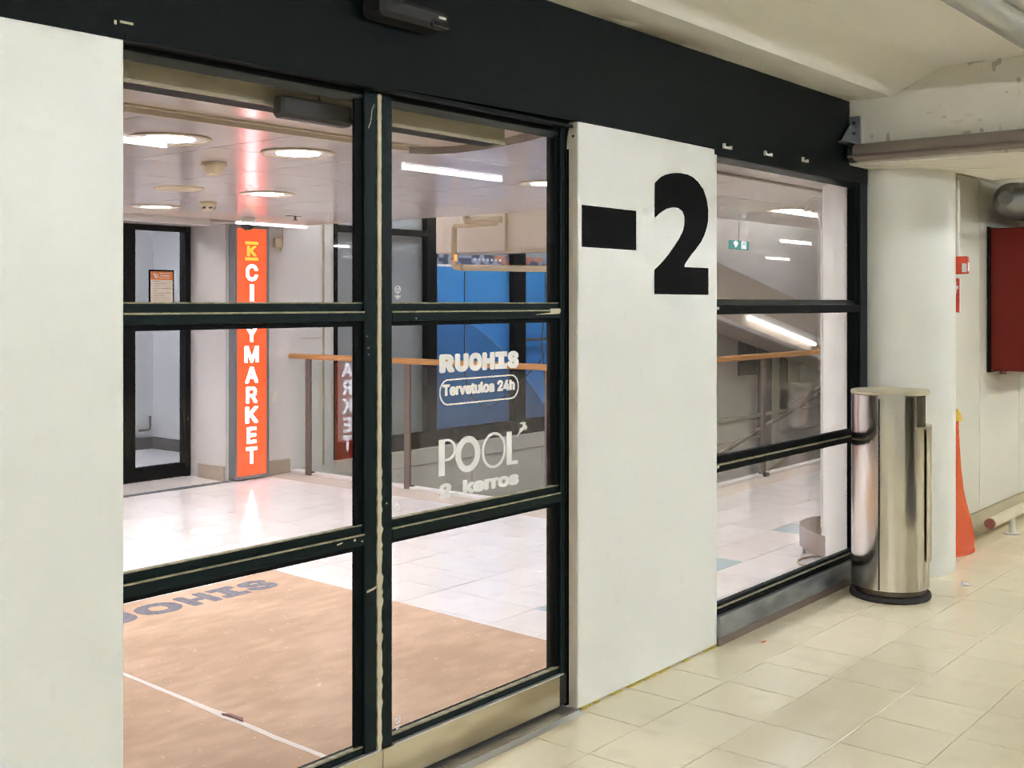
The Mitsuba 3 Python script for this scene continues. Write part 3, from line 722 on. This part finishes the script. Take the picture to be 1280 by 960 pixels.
put('ceiling_lobby__lip', plan(LineString(edge).buffer(0.004, cap_style=2), ZC - 0.010, ZC + 0.044), 'lip_brown', 'brown curved lip of the ceiling edge')
put('ceiling_lobby__front_lip', plan(LineString([(0.9, 0.44), (11, 0.46)]).buffer(0.012), ZC - 0.012, ZC + 0.06), 'lip_brown', 'brown lip along the ceiling edge behind the window')
put('ceiling_lobby__far_bulkhead', bx(-4.5, 2.16, 5.26, 5.32, 2.128, 2.20, 0.003), 'lobby_wall_white', 'white strip before the far door')
put('ceiling_lobby__far_soffit', bx(-4.5, 2.9, 5.30, 6.05, 2.165, 2.2), 'ceiling_metal')
put('ceiling_lobby__front_soffit', bx(-4.5, 11, 0.10, 0.47, 2.235, 2.50), 'lip_brown')


def downlight(x, y, label, lit=True, r=0.165):
    k = free('downlight')
    put(f'{k}__trim_ring', lathe([(r - 0.012, ZC - 0.0005), (r, ZC - 0.001), (r + 0.004, ZC - 0.004), (r - 0.003, ZC - 0.008), (r - 0.014, ZC - 0.006), (r - 0.012, ZC - 0.0005)], 40, (x, y)), 'plastic_beige', smooth=30)
    put(f'{k}__reflector', lathe([(r - 0.012, ZC - 0.005), (r - 0.045, ZC - 0.0035), (0.001, ZC - 0.003)], 40, (x, y)), 'reflector', smooth=30)
    if lit:
        m = disc_(x, y, 0.098, ZC - 0.0062, ZC - 0.0052, 32)
        put(f'{k}__lamp', m, 'reflector', emit=DOWN)
    lab(k, label, 'ceiling light')


downlight(-0.66, 1.60, 'round lit downlight nearest the left door edge, at the top of the left leaf')
downlight(-0.03, 1.545, 'round lit downlight just below the black sensor behind the left door leaf')
downlight(1.10, 3.19, 'round lit downlight above the top right of the red lightbox sign')
downlight(1.195, 4.54, 'farthest lit downlight, in front of the far glass door')
downlight(1.72, 1.47, 'half hidden downlight at the right edge of the right door leaf')
for x, y, w in ((-2.2, 1.6, 'hidden behind the left white wall, near row'), (-2.2, 3.2, 'hidden behind the left white wall, middle row'), (-2.0, 4.5, 'hidden behind the left white wall, far row'),
                (-0.3, 3.95, 'added unseen just outside the left leaf, between the middle and far rows'), (-0.1, 5.0, 'added unseen just outside the left leaf, by the far door'), (-0.4, 3.2, 'added unseen just outside the left leaf, middle row'), (-0.5, 4.55, 'added unseen just outside the left leaf, far row'), (2.62, 1.2, 'added unseen behind the white panel'),  # unseen extra lamps, put in to brighten the lobby and corridor floor
                (4.3, 1.25, 'nearest the column, seen highest in the window'), (6.0, 1.25, 'second from the column along the railing'), (7.8, 1.25, 'third from the column along the railing')):
    downlight(x, y, 'round lit lobby downlight ' + w, True)
    labels[[k for k in labels if k.startswith('downlight')][-1]]['group'] = 'lobby downlights'
put('ceiling_speaker__grille', lathe([(0.0, ZC - 0.009), (0.115, ZC - 0.008), (0.135, ZC - 0.005), (0.140, ZC - 0.0005), (0, ZC - 0.0005)], 40, (0.548, 3.314)), 'plastic_beige', smooth=30)
put('ceiling_speaker__rim', lathe([(0.137, ZC - 0.0005), (0.150, ZC - 0.0005), (0.146, ZC - 0.007), (0.137, ZC - 0.006), (0.137, ZC - 0.0005)], 40, (0.548, 3.314)), 'plastic_beige', smooth=30)
lab('ceiling_speaker', 'unlit round cream loudspeaker disc in the lobby ceiling', 'speaker')
def detector(x, y, r, label, vents=True):
    k = free('smoke_detector')
    put(f'{k}__base', lathe([(0, ZC - 0.0005), (r, ZC - 0.0005), (r, ZC - 0.016), (r * 0.94, ZC - 0.022), (0, ZC - 0.022)], 28, (x, y)), 'plastic_beige', smooth=40)
    put(f'{k}__head', lathe([(0, ZC - 0.022), (r * 0.9, ZC - 0.022), (r * 0.62, ZC - 0.058), (r * 0.5, ZC - 0.062), (0, ZC - 0.062)], 28, (x, y)), 'plastic_beige', smooth=40)
    a = [0, 60, 120, 180, 240, 300]
    if vents: put(f'{k}__vents', cat_(*[arc(x, y, r * 0.70, r * 0.78, q, q + 30, ZC - 0.048, ZC - 0.036, 5) for q in a]), 'cable', 'dark vent slots', kind='stuff')
    lab(k, label, 'smoke detector')
detector(-0.055, 2.14, 0.062, 'cream smoke detector between the two nearest downlights', False)
detector(1.20, 3.94, 0.058, 'smaller smoke detector with vent slots next to the farther downlights')
put('dome_camera__base', lathe([(0, ZC - 0.0005), (0.068, ZC - 0.0005), (0.068, ZC - 0.045), (0.06, ZC - 0.05), (0, ZC - 0.05)], 32, (2.30, 4.96)), 'plastic_white', smooth=40)
dm = [(0.05 * math.cos(t), ZC - 0.05 - 0.048 * math.sin(t)) for t in np.linspace(0, math.pi / 2, 10)]
put('dome_camera__dome', lathe([(0, ZC - 0.05)] + [(0.05, ZC - 0.05)] + dm[1:], 32, (2.30, 4.96)), 'black_gloss', 'dark camera dome', smooth=40)
lab('dome_camera', 'white dome camera with dark glass above the red lightbox sign', 'security camera')
put('sprinkler_head', cat_(tube([(2.385, 4.475, ZC), (2.385, 4.475, ZC - 0.03)], 0.009, 8), disc_(2.385, 4.475, 0.02, ZC - 0.034, ZC - 0.031, 12), bx(2.30, 2.45, 4.47, 4.48, ZC - 0.003, ZC - 0.0002)), 'rail_post', 'tiny dark sprinkler head on the lobby ceiling right of the camera', 'sprinkler')

# ------------------------------------------------------------------ lobby: far side
put('wall_far', bx(2.50, 3.69, 5.50, 5.75, -2.8, 3.3), 'lobby_wall_white', 'pale far wall of the lobby beside the red sign', 'wall', kind='structure')
put('wall_recess', bx(-4.5, 1.84, 6.02, 6.15, 0, 2.4), 'lobby_wall_white', 'pale lobby wall hidden left of the far glass door', 'wall', kind='structure')
put('wall_shop_top', bx(3.69, 7.85, 5.60, 5.75, 2.62, 3.3), 'lobby_wall_white', 'wall above the shop window across the stair well', 'wall', kind='structure')
put('wall_shop_bottom', bx(3.69, 7.85, 5.50, 5.75, -2.8, 0.045), 'lobby_wall_white', 'wall below the shop window across the stair well', 'wall', kind='structure')
put('wall_shop_side', bx(7.85, 11.4, 5.5, 5.75, -2.8, 3.3), 'lobby_wall_white', 'wall right of the shop window across the stair well', 'wall', kind='structure')
put('wall_side', bx(2.485, 2.5, 5.50, 6.02, 0.0, 2.2), 'lobby_wall', 'narrow pale return wall between the far door and the red sign', 'wall', kind='structure')
put('wall_outer', bx(-4.7, -4.5, 0.1, 6.15, 0, 2.6), 'shop_black', 'dark lobby wall hidden at the far left', 'wall', kind='structure')
put('trim_1', bx(3.556, 3.572, 5.488, 5.5, 0.02, 3.2), 'trim_beige', 'thin beige upright trim on the pale far wall beside the dark shop window', 'trim', kind='structure')
put('trim_2', bx(3.3, 3.556, 5.494, 5.5, 1.183, 1.188), 'lobby_skirt', 'fine level joint in the far wall above the handrail end', 'trim', kind='structure')
put('baseboard_1', bx(2.88, 3.165, 5.478, 5.499, 0.0, 0.125, 0.003), 'lobby_skirt', 'beige stone skirting right of the red sign', 'baseboard', kind='structure')
put('baseboard_2', bx(2.462, 2.485, 5.50, 5.86, 0.0, 0.125, 0.003), 'lobby_skirt', 'beige stone skirting between the far door and the red sign', 'baseboard', kind='structure')
put('junction_box__box', bx(2.985, 3.06, 5.46, 5.498, 1.99, 2.075, 0.004), 'plastic_beige')
put('junction_box__conduit', tube(bend([(3.05, 5.487, 2.0), (3.065, 5.487, 1.95), (3.085, 5.487, 2.02), (3.085, 5.487, 2.19)], 0.012), 0.006, 8), 'plastic_beige', smooth=40)
lab('junction_box', 'small cream junction box with conduit on the wall right of the red sign', 'junction box')

# lightbox sign
s_ = 'lightbox_sign'
SY, SX0, SX1, SZ0, SZ1 = 5.41, 2.535, 2.845, 0.038, 2.135
put(f'{s_}__case', bx(SX0 - 0.022, SX1 + 0.022, SY + 0.006, 5.495, 0.012, 2.16, 0.004), 'galvanised', 'grey metal case')
fr = sbox(SX0 - 0.024, 0.010, SX1 + 0.024, 2.162).difference(sbox(SX0, SZ0, SX1, SZ1))
put(f'{s_}__frame', wallprint(fr, SY + 0.006, 0.012), 'galvanised', 'grey metal frame')
put(f'{s_}__face', wallprint(sbox(SX0, SZ0, SX1, SZ1), SY + 0.004, 0.003), 'red_box', 'glowing orange-red face', emit=(1.25, 0.105, 0.022))
MX = 2.690
def zv(v): return 1.5 - (v - 379.1) * 0.00684
hh = 0.0705
for ch, v, wd in (('C', 341, 0.126), ('I', 366.2, 0.042), ('T', 391.5, 0.118), ('Y', 416.8, 0.136), ('M', 442.6, 0.148), ('A', 468.3, 0.138), ('R', 493, 0.116), ('K', 518, 0.132), ('E', 543.4, 0.10), ('T', 568.3, 0.118)):
    put(f'{s_}__letter', wallprint(fit(letters(ch, 1, True, 0.03) if ch != 'I' else sbox(0, 0, 1, 1), MX - wd / 2, MX + wd / 2, zv(v) - hh, zv(v) + hh), SY + 0.001, 0.002), 'plastic_white', f'glowing white letter {ch}', emit=(6.2, 6.0, 6.8))
kl = unary_union([sbox(MX - 0.068, zv(306), MX + 0.068, zv(302.2)), sbox(MX - 0.068, zv(325.8), MX + 0.068, zv(322)), fit(letters('K', 1, True, 0.05), MX - 0.05, MX + 0.05, zv(320.6), zv(307.2))])
put(f'{s_}__emblem', wallprint(kl, SY + 0.001, 0.002), 'yellow_plastic', 'glowing yellow letter K between two bars', emit=(1.5, 0.42, 0.035))
lab(s_, 'tall glowing orange-red lightbox sign reading K CITYMARKET downwards', 'sign')

# far glass door with the small room behind it
d_ = 'door_3'
dp = sbox(1.84, 0.0, 2.485, 2.17).difference(sbox(1.955, 0.118, 2.425, 2.118))
put(f'{d_}__frame', wallprint(dp, 6.07, 0.06), 'shop_black')
put(f'{d_}__pane', quad_y(1.95, 2.43, 0.112, 2.122, 6.05), 'glass')
put(f'{d_}__side_post', bx(2.425, 2.48, 5.985, 6.01, 0.0, 2.17, 0.003), 'shop_black')
put(f'{d_}__lock', bx(2.444, 2.456, 5.978, 5.985, 0.48, 0.51, 0.002), 'steel_dark')
lab(d_, 'black framed glass door at the far left of the lobby', 'door', kind='structure')
put('door_poster__backing', bx(2.078, 2.322, 6.000, 6.008, 1.40, 1.785, 0.001), 'shop_black', 'black border')
put('door_poster__sheet', bx(2.092, 2.308, 5.997, 6.0, 1.413, 1.771), 'poster_paper')
put('door_poster__header', bx(2.092, 2.308, 5.9955, 5.997, 1.70, 1.771), 'poster_orange', 'orange header band with pale lines')
put('door_poster__header_print', wallprint(unary_union([sbox(2.178, 1.750, 2.278, 1.758), sbox(2.182, 1.730, 2.276, 1.740), sbox(2.172, 1.712, 2.282, 1.718), Point(2.145, 1.733).buffer(0.02).difference(Point(2.15, 1.735).buffer(0.008)), Point(2.120, 1.748).buffer(0.009)]), 5.9955, 0.0008), 'poster_paper')
tl = []
for q, (a, b) in enumerate(((2.105, 2.19), (2.12, 2.25), (2.115, 2.17), (2.11, 2.29), (2.11, 2.15), (2.12, 2.295), (2.12, 2.23), (2.12, 2.29), (2.12, 2.295), (2.12, 2.15), (2.12, 2.28), (2.12, 2.29), (2.12, 2.22))):
    tl.append(sbox(a, 1.686 - q * 0.020, b, 1.690 - q * 0.020))
put('door_poster__text_lines', wallprint(unary_union(tl), 5.997, 0.0008), 'poster_text', 'faint lines of small print')
lab('door_poster', 'notice with an orange header on the far glass door', 'poster')
put('wall_room_back', bx(0.2, 3.5, 7.9, 8.05, 0, 2.5), 'room_white', 'white back wall of the small room behind the far glass door', 'wall', kind='structure')
put('wall_room_right', bx(3.35, 3.5, 6.15, 7.9, 0, 2.5), 'room_white', 'white right wall of the small room behind the far glass door', 'wall', kind='structure')
put('wall_room_left', bx(0.05, 0.2, 6.15, 8.05, 0, 2.5), 'room_white', 'hidden left wall of the small room behind the far glass door', 'wall', kind='structure')
put('ceiling_room', bx(0.05, 3.5, 6.15, 8.05, 2.5, 2.6), 'room_white', 'ceiling of the small room behind the far glass door', 'ceiling', kind='structure')
put('floor_room', bx(0.05, 3.5, 6.02, 8.05, -0.1, 0.0), 'room_floor', 'grey floor of the small room behind the far glass door', 'floor', kind='structure')
put('baseboard_3', cat_(bx(0.2, 3.35, 7.885, 7.9, 0, 0.12), bx(3.335, 3.35, 6.15, 7.885, 0, 0.12)), 'room_skirt', 'dark skirting in the small room behind the far glass door', 'baseboard', kind='structure')
put('heating_pipe', tube(bend([(3.16, 7.86, 0.2), (3.29, 7.86, 0.2), (3.29, 7.86, 0.34)], 0.03), 0.012, 8), 'rail_post', 'short grey pipe in the corner of the small room behind the far door', 'pipe')
put('room_lamp__diffuser', bx(1.4, 2.2, 6.7, 7.0, 2.44, 2.47), 'plastic_white', emit=ROOM)
put('room_lamp__housing', bx(1.38, 2.22, 6.68, 7.02, 2.47, 2.5), 'plastic_white')
lab('room_lamp', 'ceiling lamp of the small room behind the far door', 'ceiling light')

# ------------------------------------------------------------------ stair well
put('wall_well', cat_(bx(3.16, 3.22, 2.13, 5.5, -2.8, -0.003), bx(3.16, 10.5, 2.13, 2.19, -2.8, -0.003)), 'shaft_wall', 'edge of the stair well under the wooden handrail', 'wall', kind='structure')
put('floor_well', bx(3.1, 11.4, 2.1, 5.7, -2.9, -2.8), 'shaft_wall', 'bottom of the stair well', 'floor', kind='structure')
put('ceiling_well', cat_(bx(3.0, 11.4, 1.9, 5.75, 3.3, 3.4), bx(3.05, 3.2, 2.03, 5.75, ZC + 0.05, 3.3), bx(3.05, 11.4, 1.9, 2.03, ZC + 0.05, 3.3)), 'lobby_wall', 'high ceiling over the stair well', 'ceiling', kind='structure')
put('wall_corner', bx(11.2, 11.4, 0.05, 5.75, -2.8, 3.4), 'shaft_wall', 'end wall of the lobby beyond the stair well', 'wall', kind='structure')
put('wall_shop_bottom__fascia', bx(3.70, 7.85, 5.47, 5.4995, -0.115, 0.046, 0.003), 'shaft_wall')
for a, b in ((3.24, 4.4), (4.4, 5.6), (5.6, 6.8), (6.8, 7.85)):
    put('wall_shop_bottom__panel', bx(a + 0.003, b - 0.003, 5.48, 5.4995, -1.3, -0.12, 0.003), 'shaft_wall')
# shop window across the well
g_ = 'window_2'
ZT = 2.60
fp = sbox(3.69, 0.05, 7.85, ZT)
for a, b, c, d in ((3.728, 4.926, 0.205, 2.17), (3.728, 4.926, 2.228, 2.56), (5.066, 6.309, 0.205, 2.56), (6.506, 7.70, 0.205, 2.56)):
    fp = fp.difference(sbox(a, c, b, d))
put(f'{g_}__frame', wallprint(fp, 5.56, 0.075), 'shop_black')
for a, b, c, d in ((3.728, 4.926, 0.205, 2.17), (3.728, 4.926, 2.228, 2.56), (5.066, 6.309, 0.205, 2.56), (6.506, 7.70, 0.205, 2.56)):
    put(f'{g_}__pane', quad_y(a, b, c, d, 5.52), 'glass')
put(f'{g_}__blind', cat_(bx(3.70, 4.95, 5.565, 5.58, 0.20, 2.18), bx(3.70, 4.95, 5.565, 5.58, 2.22, 2.58)), 'blind_grey', 'plain grey blind behind the first panes')
put(f'{g_}__blue_banner', bx(5.05, 7.72, 5.565, 5.58, 0.19, 1.88), 'blue_zones', 'blue banner behind the panes')
put(f'{g_}__white_stripe', bx(5.05, 5.40, 5.565, 5.58, 1.88, 1.905), 'paper')
put(f'{g_}__photo_strip', bx(5.05, 7.72, 5.566, 5.58, 1.905, 2.02), 'photo_print', 'strip of photographs above the blue')
put(f'{g_}__photo_dots', cat_(*[bx(5.72 + 0.07 * q, 5.75 + 0.07 * q, 5.562, 5.566, 1.955, 1.982) for q in range(7)]), 'paper', 'row of white dots', kind='stuff')
put(f'{g_}__banner_rest', bx(5.05, 7.72, 5.566, 5.58, 2.02, 2.58), 'blind_grey')
put(f'{g_}__rail', tube([(6.50, 5.50, 1.093), (7.70, 5.50, 1.093)], 0.014, 8), 'rail_post')
lab(g_, 'black framed shop window with grey and blue panes across the stair well', 'window', kind='structure')

# boxed beam and drain pipes over the well
put('boxed_beam', cat_(bx(3.90, 4.35, 2.25, 3.592, 1.935, 3.3, 0.003), bx(3.90, 4.35, 3.598, 4.40, 1.935, 3.3, 0.003)), 'soffit_beige', 'beige boxed-in beam hanging above the blue shop panes', 'beam')
put('boxed_beam__trim', cat_(bx(3.882, 3.90, 3.588, 3.602, 1.92, 2.6), bx(3.872, 3.90, 2.25, 3.60, 1.918, 1.934)), 'plastic_beige', 'cream pipe-like trim along the joint')
p_ = 'drain_pipe'
put(f'{p_}__pipe', tube(bend([(3.62, 3.80, 2.30), (3.62, 3.80, 2.178), (3.66, 3.45, 2.178)], 0.03), 0.028, 14), 'plastic_beige', smooth=40)
put(f'{p_}__flange', lathe([(0.02, 2.232), (0.052, 2.232), (0.052, 2.245), (0.02, 2.245), (0.02, 2.232)], 20, (3.62, 3.80)), 'plastic_beige')
put(f'{p_}__branch', tube(bend([(3.66, 3.50, 2.155), (3.655, 3.96, 2.150), (3.655, 3.965, 1.80), (3.72, 3.05, 1.772), (3.74, 2.3, 1.765)], 0.045), 0.0255, 14), 'plastic_beige', smooth=40)
for q in ((3.655, 3.965, 1.87, 0), (3.665, 3.86, 1.797, 1), (3.70, 3.45, 1.785, 1)):
    a = (q[0], q[1], q[2] + 0.008) if not q[3] else (q[0], q[1] - 0.012, q[2])
    b = (q[0], q[1], q[2] - 0.008) if not q[3] else (q[0], q[1] + 0.012, q[2])
    put(f'{p_}__coupling', tube([a, b], 0.03, 14), 'trim_beige')
lab(p_, 'cream drain pipe with elbows in front of the boxed beam', 'pipe')
put('amber_glow', tube([(3.61, 3.90, 1.855), (3.61, 3.90, 1.905)], 0.014, 10), 'poster_orange', 'small amber glow added at the drain pipe elbow', 'lamp', emit=(1.2, 0.5, 0.14))  # glowing stub added for an orange light spot, no lamp fitting
put('hanging_cable', tube(bend([(3.64, 3.83, 1.765), (3.64, 3.83, 1.3), (3.65, 3.84, 0.9), (3.68, 3.78, 0.70), (3.70, 3.6, 0.64), (3.72, 3.35, 0.82), (3.74, 3.1, 1.05)], 0.09), 0.004, 6), 'cable', 'thin black cable looping down in front of the blue panes', 'cable', smooth=40)
put('hanging_cable_001', tube([(3.74, 3.06, 1.76), (3.742, 3.06, 1.5), (3.73, 3.09, 1.2), (3.745, 3.07, 0.9)], 0.004, 6), 'cable', 'thin black cable hanging straight at the right end of the drain pipe', 'cable', smooth=40)

# railing
r_ = 'railing'
put(f'{r_}__handrail', bx(3.145, 3.20, 2.07, 5.495, 1.010, 1.056, 0.012), 'wood', 'round-edged wooden handrail')
put(f'{r_}__handrail', bx(3.145, 10.4, 2.075, 2.13, 1.022, 1.068, 0.012), 'wood', 'round-edged wooden handrail')
for x, y, al in ((3.155, 5.222, 1), (3.175, 4.03, 1), (3.19, 2.60, 1), (3.19, 2.115, 1), (5.64, 2.14, 0), (8.0, 2.14, 0)):
    pk = put(f'{r_}__post', bx(x - (0.012 if al else 0.03), x + (0.012 if al else 0.03), y - (0.032 if al else 0.012), y + (0.032 if al else 0.012), 0.0, 1.012, 0.003), 'rail_post')
    put(f'{pk}__foot', bx(x - 0.0 + (0.012 if al else -0.03), x + (0.04 if al else 0.03), y - 0.045, y + 0.03, 0.0, 0.03, 0.003), 'cable')
for a, b in ((5.48, 4.06), (4.0, 2.64), (2.56, 2.2)):
    put(f'{r_}__glass_panel', quad_x(b, a, 0.03, 0.99, 3.235), 'rail_glass')
for a, b in ((3.25, 5.6), (5.68, 7.96), (8.04, 10.3)):
    put(f'{r_}__glass_panel', quad_y(a, b, 0.03, 0.93, 2.19), 'rail_glass')
put(f'{r_}__curb', cat_(bx(3.165, 3.245, 2.13, 5.47, -0.003, 0.022, 0.003), bx(3.16, 10.4, 2.125, 2.2, -0.003, 0.018, 0.003)), 'lobby_wall_white', 'low white curb under the glass')
lab(r_, 'railing with wooden handrail, dark posts and glass around the stair well', 'railing')

# stairs enclosure seen through the window
put('stair_wall', bx(7.0, 11.2, 3.60, 3.75, -2.8, 3.3), 'lobby_wall', 'pale wall behind the sloping stair flank, seen through the window', 'wall')
put('stair_wall__notice_panel', bx(7.89, 8.32, 3.585, 3.60, 0.70, 1.55, 0.002), 'shaft_dark', 'darker grey panel')
put('stair_wall__vent', bx(8.03, 8.22, 3.578, 3.586, 0.90, 1.12, 0.002), 'shaft_dark')
put('stair_wall__dark_pilaster', bx(8.36, 8.62, 3.56, 3.60, -0.2, 1.5, 0.003), 'shaft_dark')
put('stair_wall__pale_pilaster', bx(8.66, 8.84, 3.57, 3.60, -0.2, 1.5, 0.003), 'shaft_wall')
put('stair_wall__dark_pilaster', bx(8.90, 9.05, 3.565, 3.60, 0.2, 1.5, 0.003), 'shaft_dark')
put('stair_wall__ledge', cat_(bx(7.0, 11.2, 3.55, 3.60, 0.22, 0.26, 0.003), bx(7.0, 11.2, 3.57, 3.60, -0.02, 0.0, 0.003)), 'shaft_wall')
put('wall_notice', bx(9.45, 9.88, 3.592, 3.599, 0.57, 0.86), 'paper', 'white paper sheet on the stair wall under the handrail, right pane', 'notice', emit=(0.22, 0.21, 0.23)) if False else put('wall_notice', bx(9.45, 9.88, 3.592, 3.599, 0.57, 0.86), 'paper', 'white paper sheet on the stair wall under the handrail, seen through the window', 'notice')
def sz(x, a): return a - 0.2055 * (x - 6.4)
f_ = 'stair_flank'
put(f'{f_}__side', wallprint(Polygon([(5.9, sz(5.9, 1.90)), (10.9, sz(10.9, 1.90)), (10.9, sz(10.9, 1.35)), (5.9, sz(5.9, 1.35))]), 3.45, 0.43), 'stair_side')
put(f'{f_}__lower_edge', wallprint(Polygon([(5.9, sz(5.9, 1.37)), (10.9, sz(10.9, 1.37)), (10.9, sz(10.9, 1.33)), (5.9, sz(5.9, 1.33))]), 3.02, 0.06), 'lobby_wall')
put(f'{f_}__trough', wallprint(Polygon([(6.6, sz(6.6, 1.575)), (10.9, sz(10.9, 1.575)), (10.9, sz(10.9, 1.50)), (6.6, sz(6.6, 1.50))]), 3.02, 0.03), 'lobby_wall')
lab(f_, 'sloping grey-beige stair flank seen through the window', 'stairs')
put('stair_lamp__tube', wallprint(Polygon([(7.0, sz(7.0, 1.495)), (8.50, sz(8.50, 1.495)), (8.50, sz(8.50, 1.46)), (7.0, sz(7.0, 1.46))]), 3.01, 0.05), 'plastic_white', emit=(3.2, 3.2, 3.0))
put('stair_lamp__end_cap', wallprint(Polygon([(8.50, sz(8.50, 1.495)), (8.54, sz(8.54, 1.495)), (8.54, sz(8.54, 1.46)), (8.50, sz(8.50, 1.46))]), 3.015, 0.05), 'plastic_beige')
lab('stair_lamp', 'sloping lit tube lamp along the stair flank, seen through the window', 'lamp')
put('stair_handrail__bar', tube([(4.9, 2.5, 0.05), (6.5, 2.5, 0.37), (8.6, 2.5, 0.78)], 0.022, 10), 'rail_post', smooth=40)
put('stair_handrail__upper_bar', tube([(6.9, 2.52, 0.50), (8.6, 2.52, 0.84)], 0.012, 8), 'steel', smooth=40)
lab('stair_handrail', 'dark sloping handrail behind the railing glass, seen through the window', 'handrail')
put('stair_stringer', wallprint(Polygon([(6.55, -0.14), (7.9, 0.16), (7.9, -0.02), (6.9, -0.24)]), 2.62, 0.03), 'steel', 'bright steel stair stringer below the railing, seen through the window', 'stringer')
# exit sign
put('exit_sign__panel', bx(5.70, 6.045, 2.49, 2.51, 1.985, 2.066, 0.002), 'exit_green', emit=(0.03, 0.12, 0.12))
sy = 2.4895
put('exit_sign__arrow', wallprint(unary_union([Polygon([(5.742, 2.046), (5.848, 2.046), (5.795, 1.998)]), sbox(5.768, 2.04, 5.822, 2.06)]), sy, 0.001), 'paper', 'white downward arrow', emit=(0.75, 0.82, 0.9))
put('exit_sign__door_symbol', wallprint(unary_union([sbox(5.90, 1.991, 5.925, 2.062), sbox(5.975, 1.991, 5.992, 2.062), sbox(5.90, 2.054, 5.992, 2.062), Point(5.95, 2.043).buffer(0.008), Polygon([(5.935, 2.03), (5.965, 2.03), (5.97, 1.992), (5.955, 1.992), (5.948, 2.01), (5.94, 1.992), (5.928, 1.992)])]), sy, 0.001), 'paper', 'white running figure in a doorway', emit=(0.75, 0.82, 0.9))
put('exit_sign__hanger', cat_(bx(5.87, 5.873, 2.499, 2.502, 2.066, 3.3)), 'shaft_wall')
lab('exit_sign', 'green emergency exit sign with arrow and running figure, seen through the window', 'exit sign')
# stainless guard at the column foot
gd = [(3.41, 0.60), (3.30, 0.635), (3.16, 0.62), (3.05, 0.57), (2.95, 0.49), (2.88, 0.41), (2.835, 0.335), (2.81, 0.255)]
gd = np.array(bend([(*q, 0) for q in gd], 0.03, 4))[:, :2]
put('column_guard__band', plan(LineString(gd).buffer(0.004, cap_style=2), 0.035, 0.157), 'guard_steel', smooth=30)
put('column_guard__end_stop', bx(2.80, 2.835, 0.235, 0.258, 0.0, 0.157, 0.002), 'galvanised')
for q in ((3.0, 0.52), (3.35, 0.612)):
    put('column_guard__leg', tube([(*q, 0), (*q, 0.04)], 0.008, 8), 'galvanised')
put('column_guard__floor_ring', tube([(2.83 + 0.15 * math.cos(t), 0.36 + 0.10 * math.sin(t), 0.006) for t in np.linspace(0.2, 5.6, 30)], 0.005, 6), 'trim_beige', smooth=40)
lab('column_guard', 'curved stainless guard band at the lobby foot of the white column', 'guard')
put('column_wire', tube(bend([(2.86, 0.345, 0.2), (2.86, 0.345, 1.9), (2.855, 0.36, 2.0), (2.80, 0.42, 2.04), (2.82, 0.40, 2.10), (2.86, 0.35, 2.12)], 0.02), 0.006, 8), 'plastic_white', 'thin white cable on the lobby side of the column, seen through the window', 'cable', smooth=40)

# ------------------------------------------------------------------ lamps of the garage, and added ones over the well
def tube_lamp(x, y, z, label, length=1.2, emit=TUBE, group=None, rad=0.02):
    k = free('tube_lamp')
    put(f'{k}__batten', bx(x, x + length, y - 0.024, y + 0.024, z + 0.03, z + 0.085, 0.004), 'plastic_white')
    put(f'{k}__tube', tube([(x + 0.03, y, z), (x + length - 0.03, y, z)], rad, 8), 'plastic_white', emit=emit)
    for xh in (x, x + length - 0.03):
        put(f'{k}__holder', bx(xh, xh + 0.03, y - 0.018, y + 0.018, z - 0.02, z + 0.03), 'plastic_white')
    lab(k, label, 'tube lamp', group)


for x, y, lb in ((2.48, -3.30, 'garage tube lamp mirrored as the long streak in the right door leaf'), (-0.40, -3.64, 'garage tube lamp mirrored at the upper left of the left door leaf'),
                 (7.72, -3.04, 'garage tube lamp mirrored highest in the right window'), (5.10, -3.20, 'garage tube lamp behind the camera, right of the white panel'),
                 (5.28, -9.0, 'far garage tube lamp mirrored as a thin line above the red sign'), (13.4, -5.75, 'garage tube lamp mirrored in the middle of the right window'),
                 (19.5, -9.1, 'farthest garage tube lamp, mirrored lowest in the right window'),
                 (-4.7, -3.5, 'garage tube lamp behind the camera on the left'), (-7.6, -3.5, 'leftmost garage tube lamp'),
                  (9.9, -12.4, 'garage tube lamp in the last row far right')):
    tube_lamp(x, y, 2.5, lb)
for x, y, ln, w in ((3.30, 4.70, 0.5, 'short one nearest the red sign'), (5.0, 4.5, 1.2, 'one before the left blue pane'), (6.5, 4.4, 1.2, 'one before the right blue pane'), (8.0, 2.9, 1.2, 'one over the stair flank')):
    tube_lamp(x, y, 3.1, 'added unseen tube lamp high over the stair well, ' + w, ln, VOID, None, 0.03)  # invented lamps, hidden from view, to brighten the far wall and shop panes

scene['type'] = 'scene'
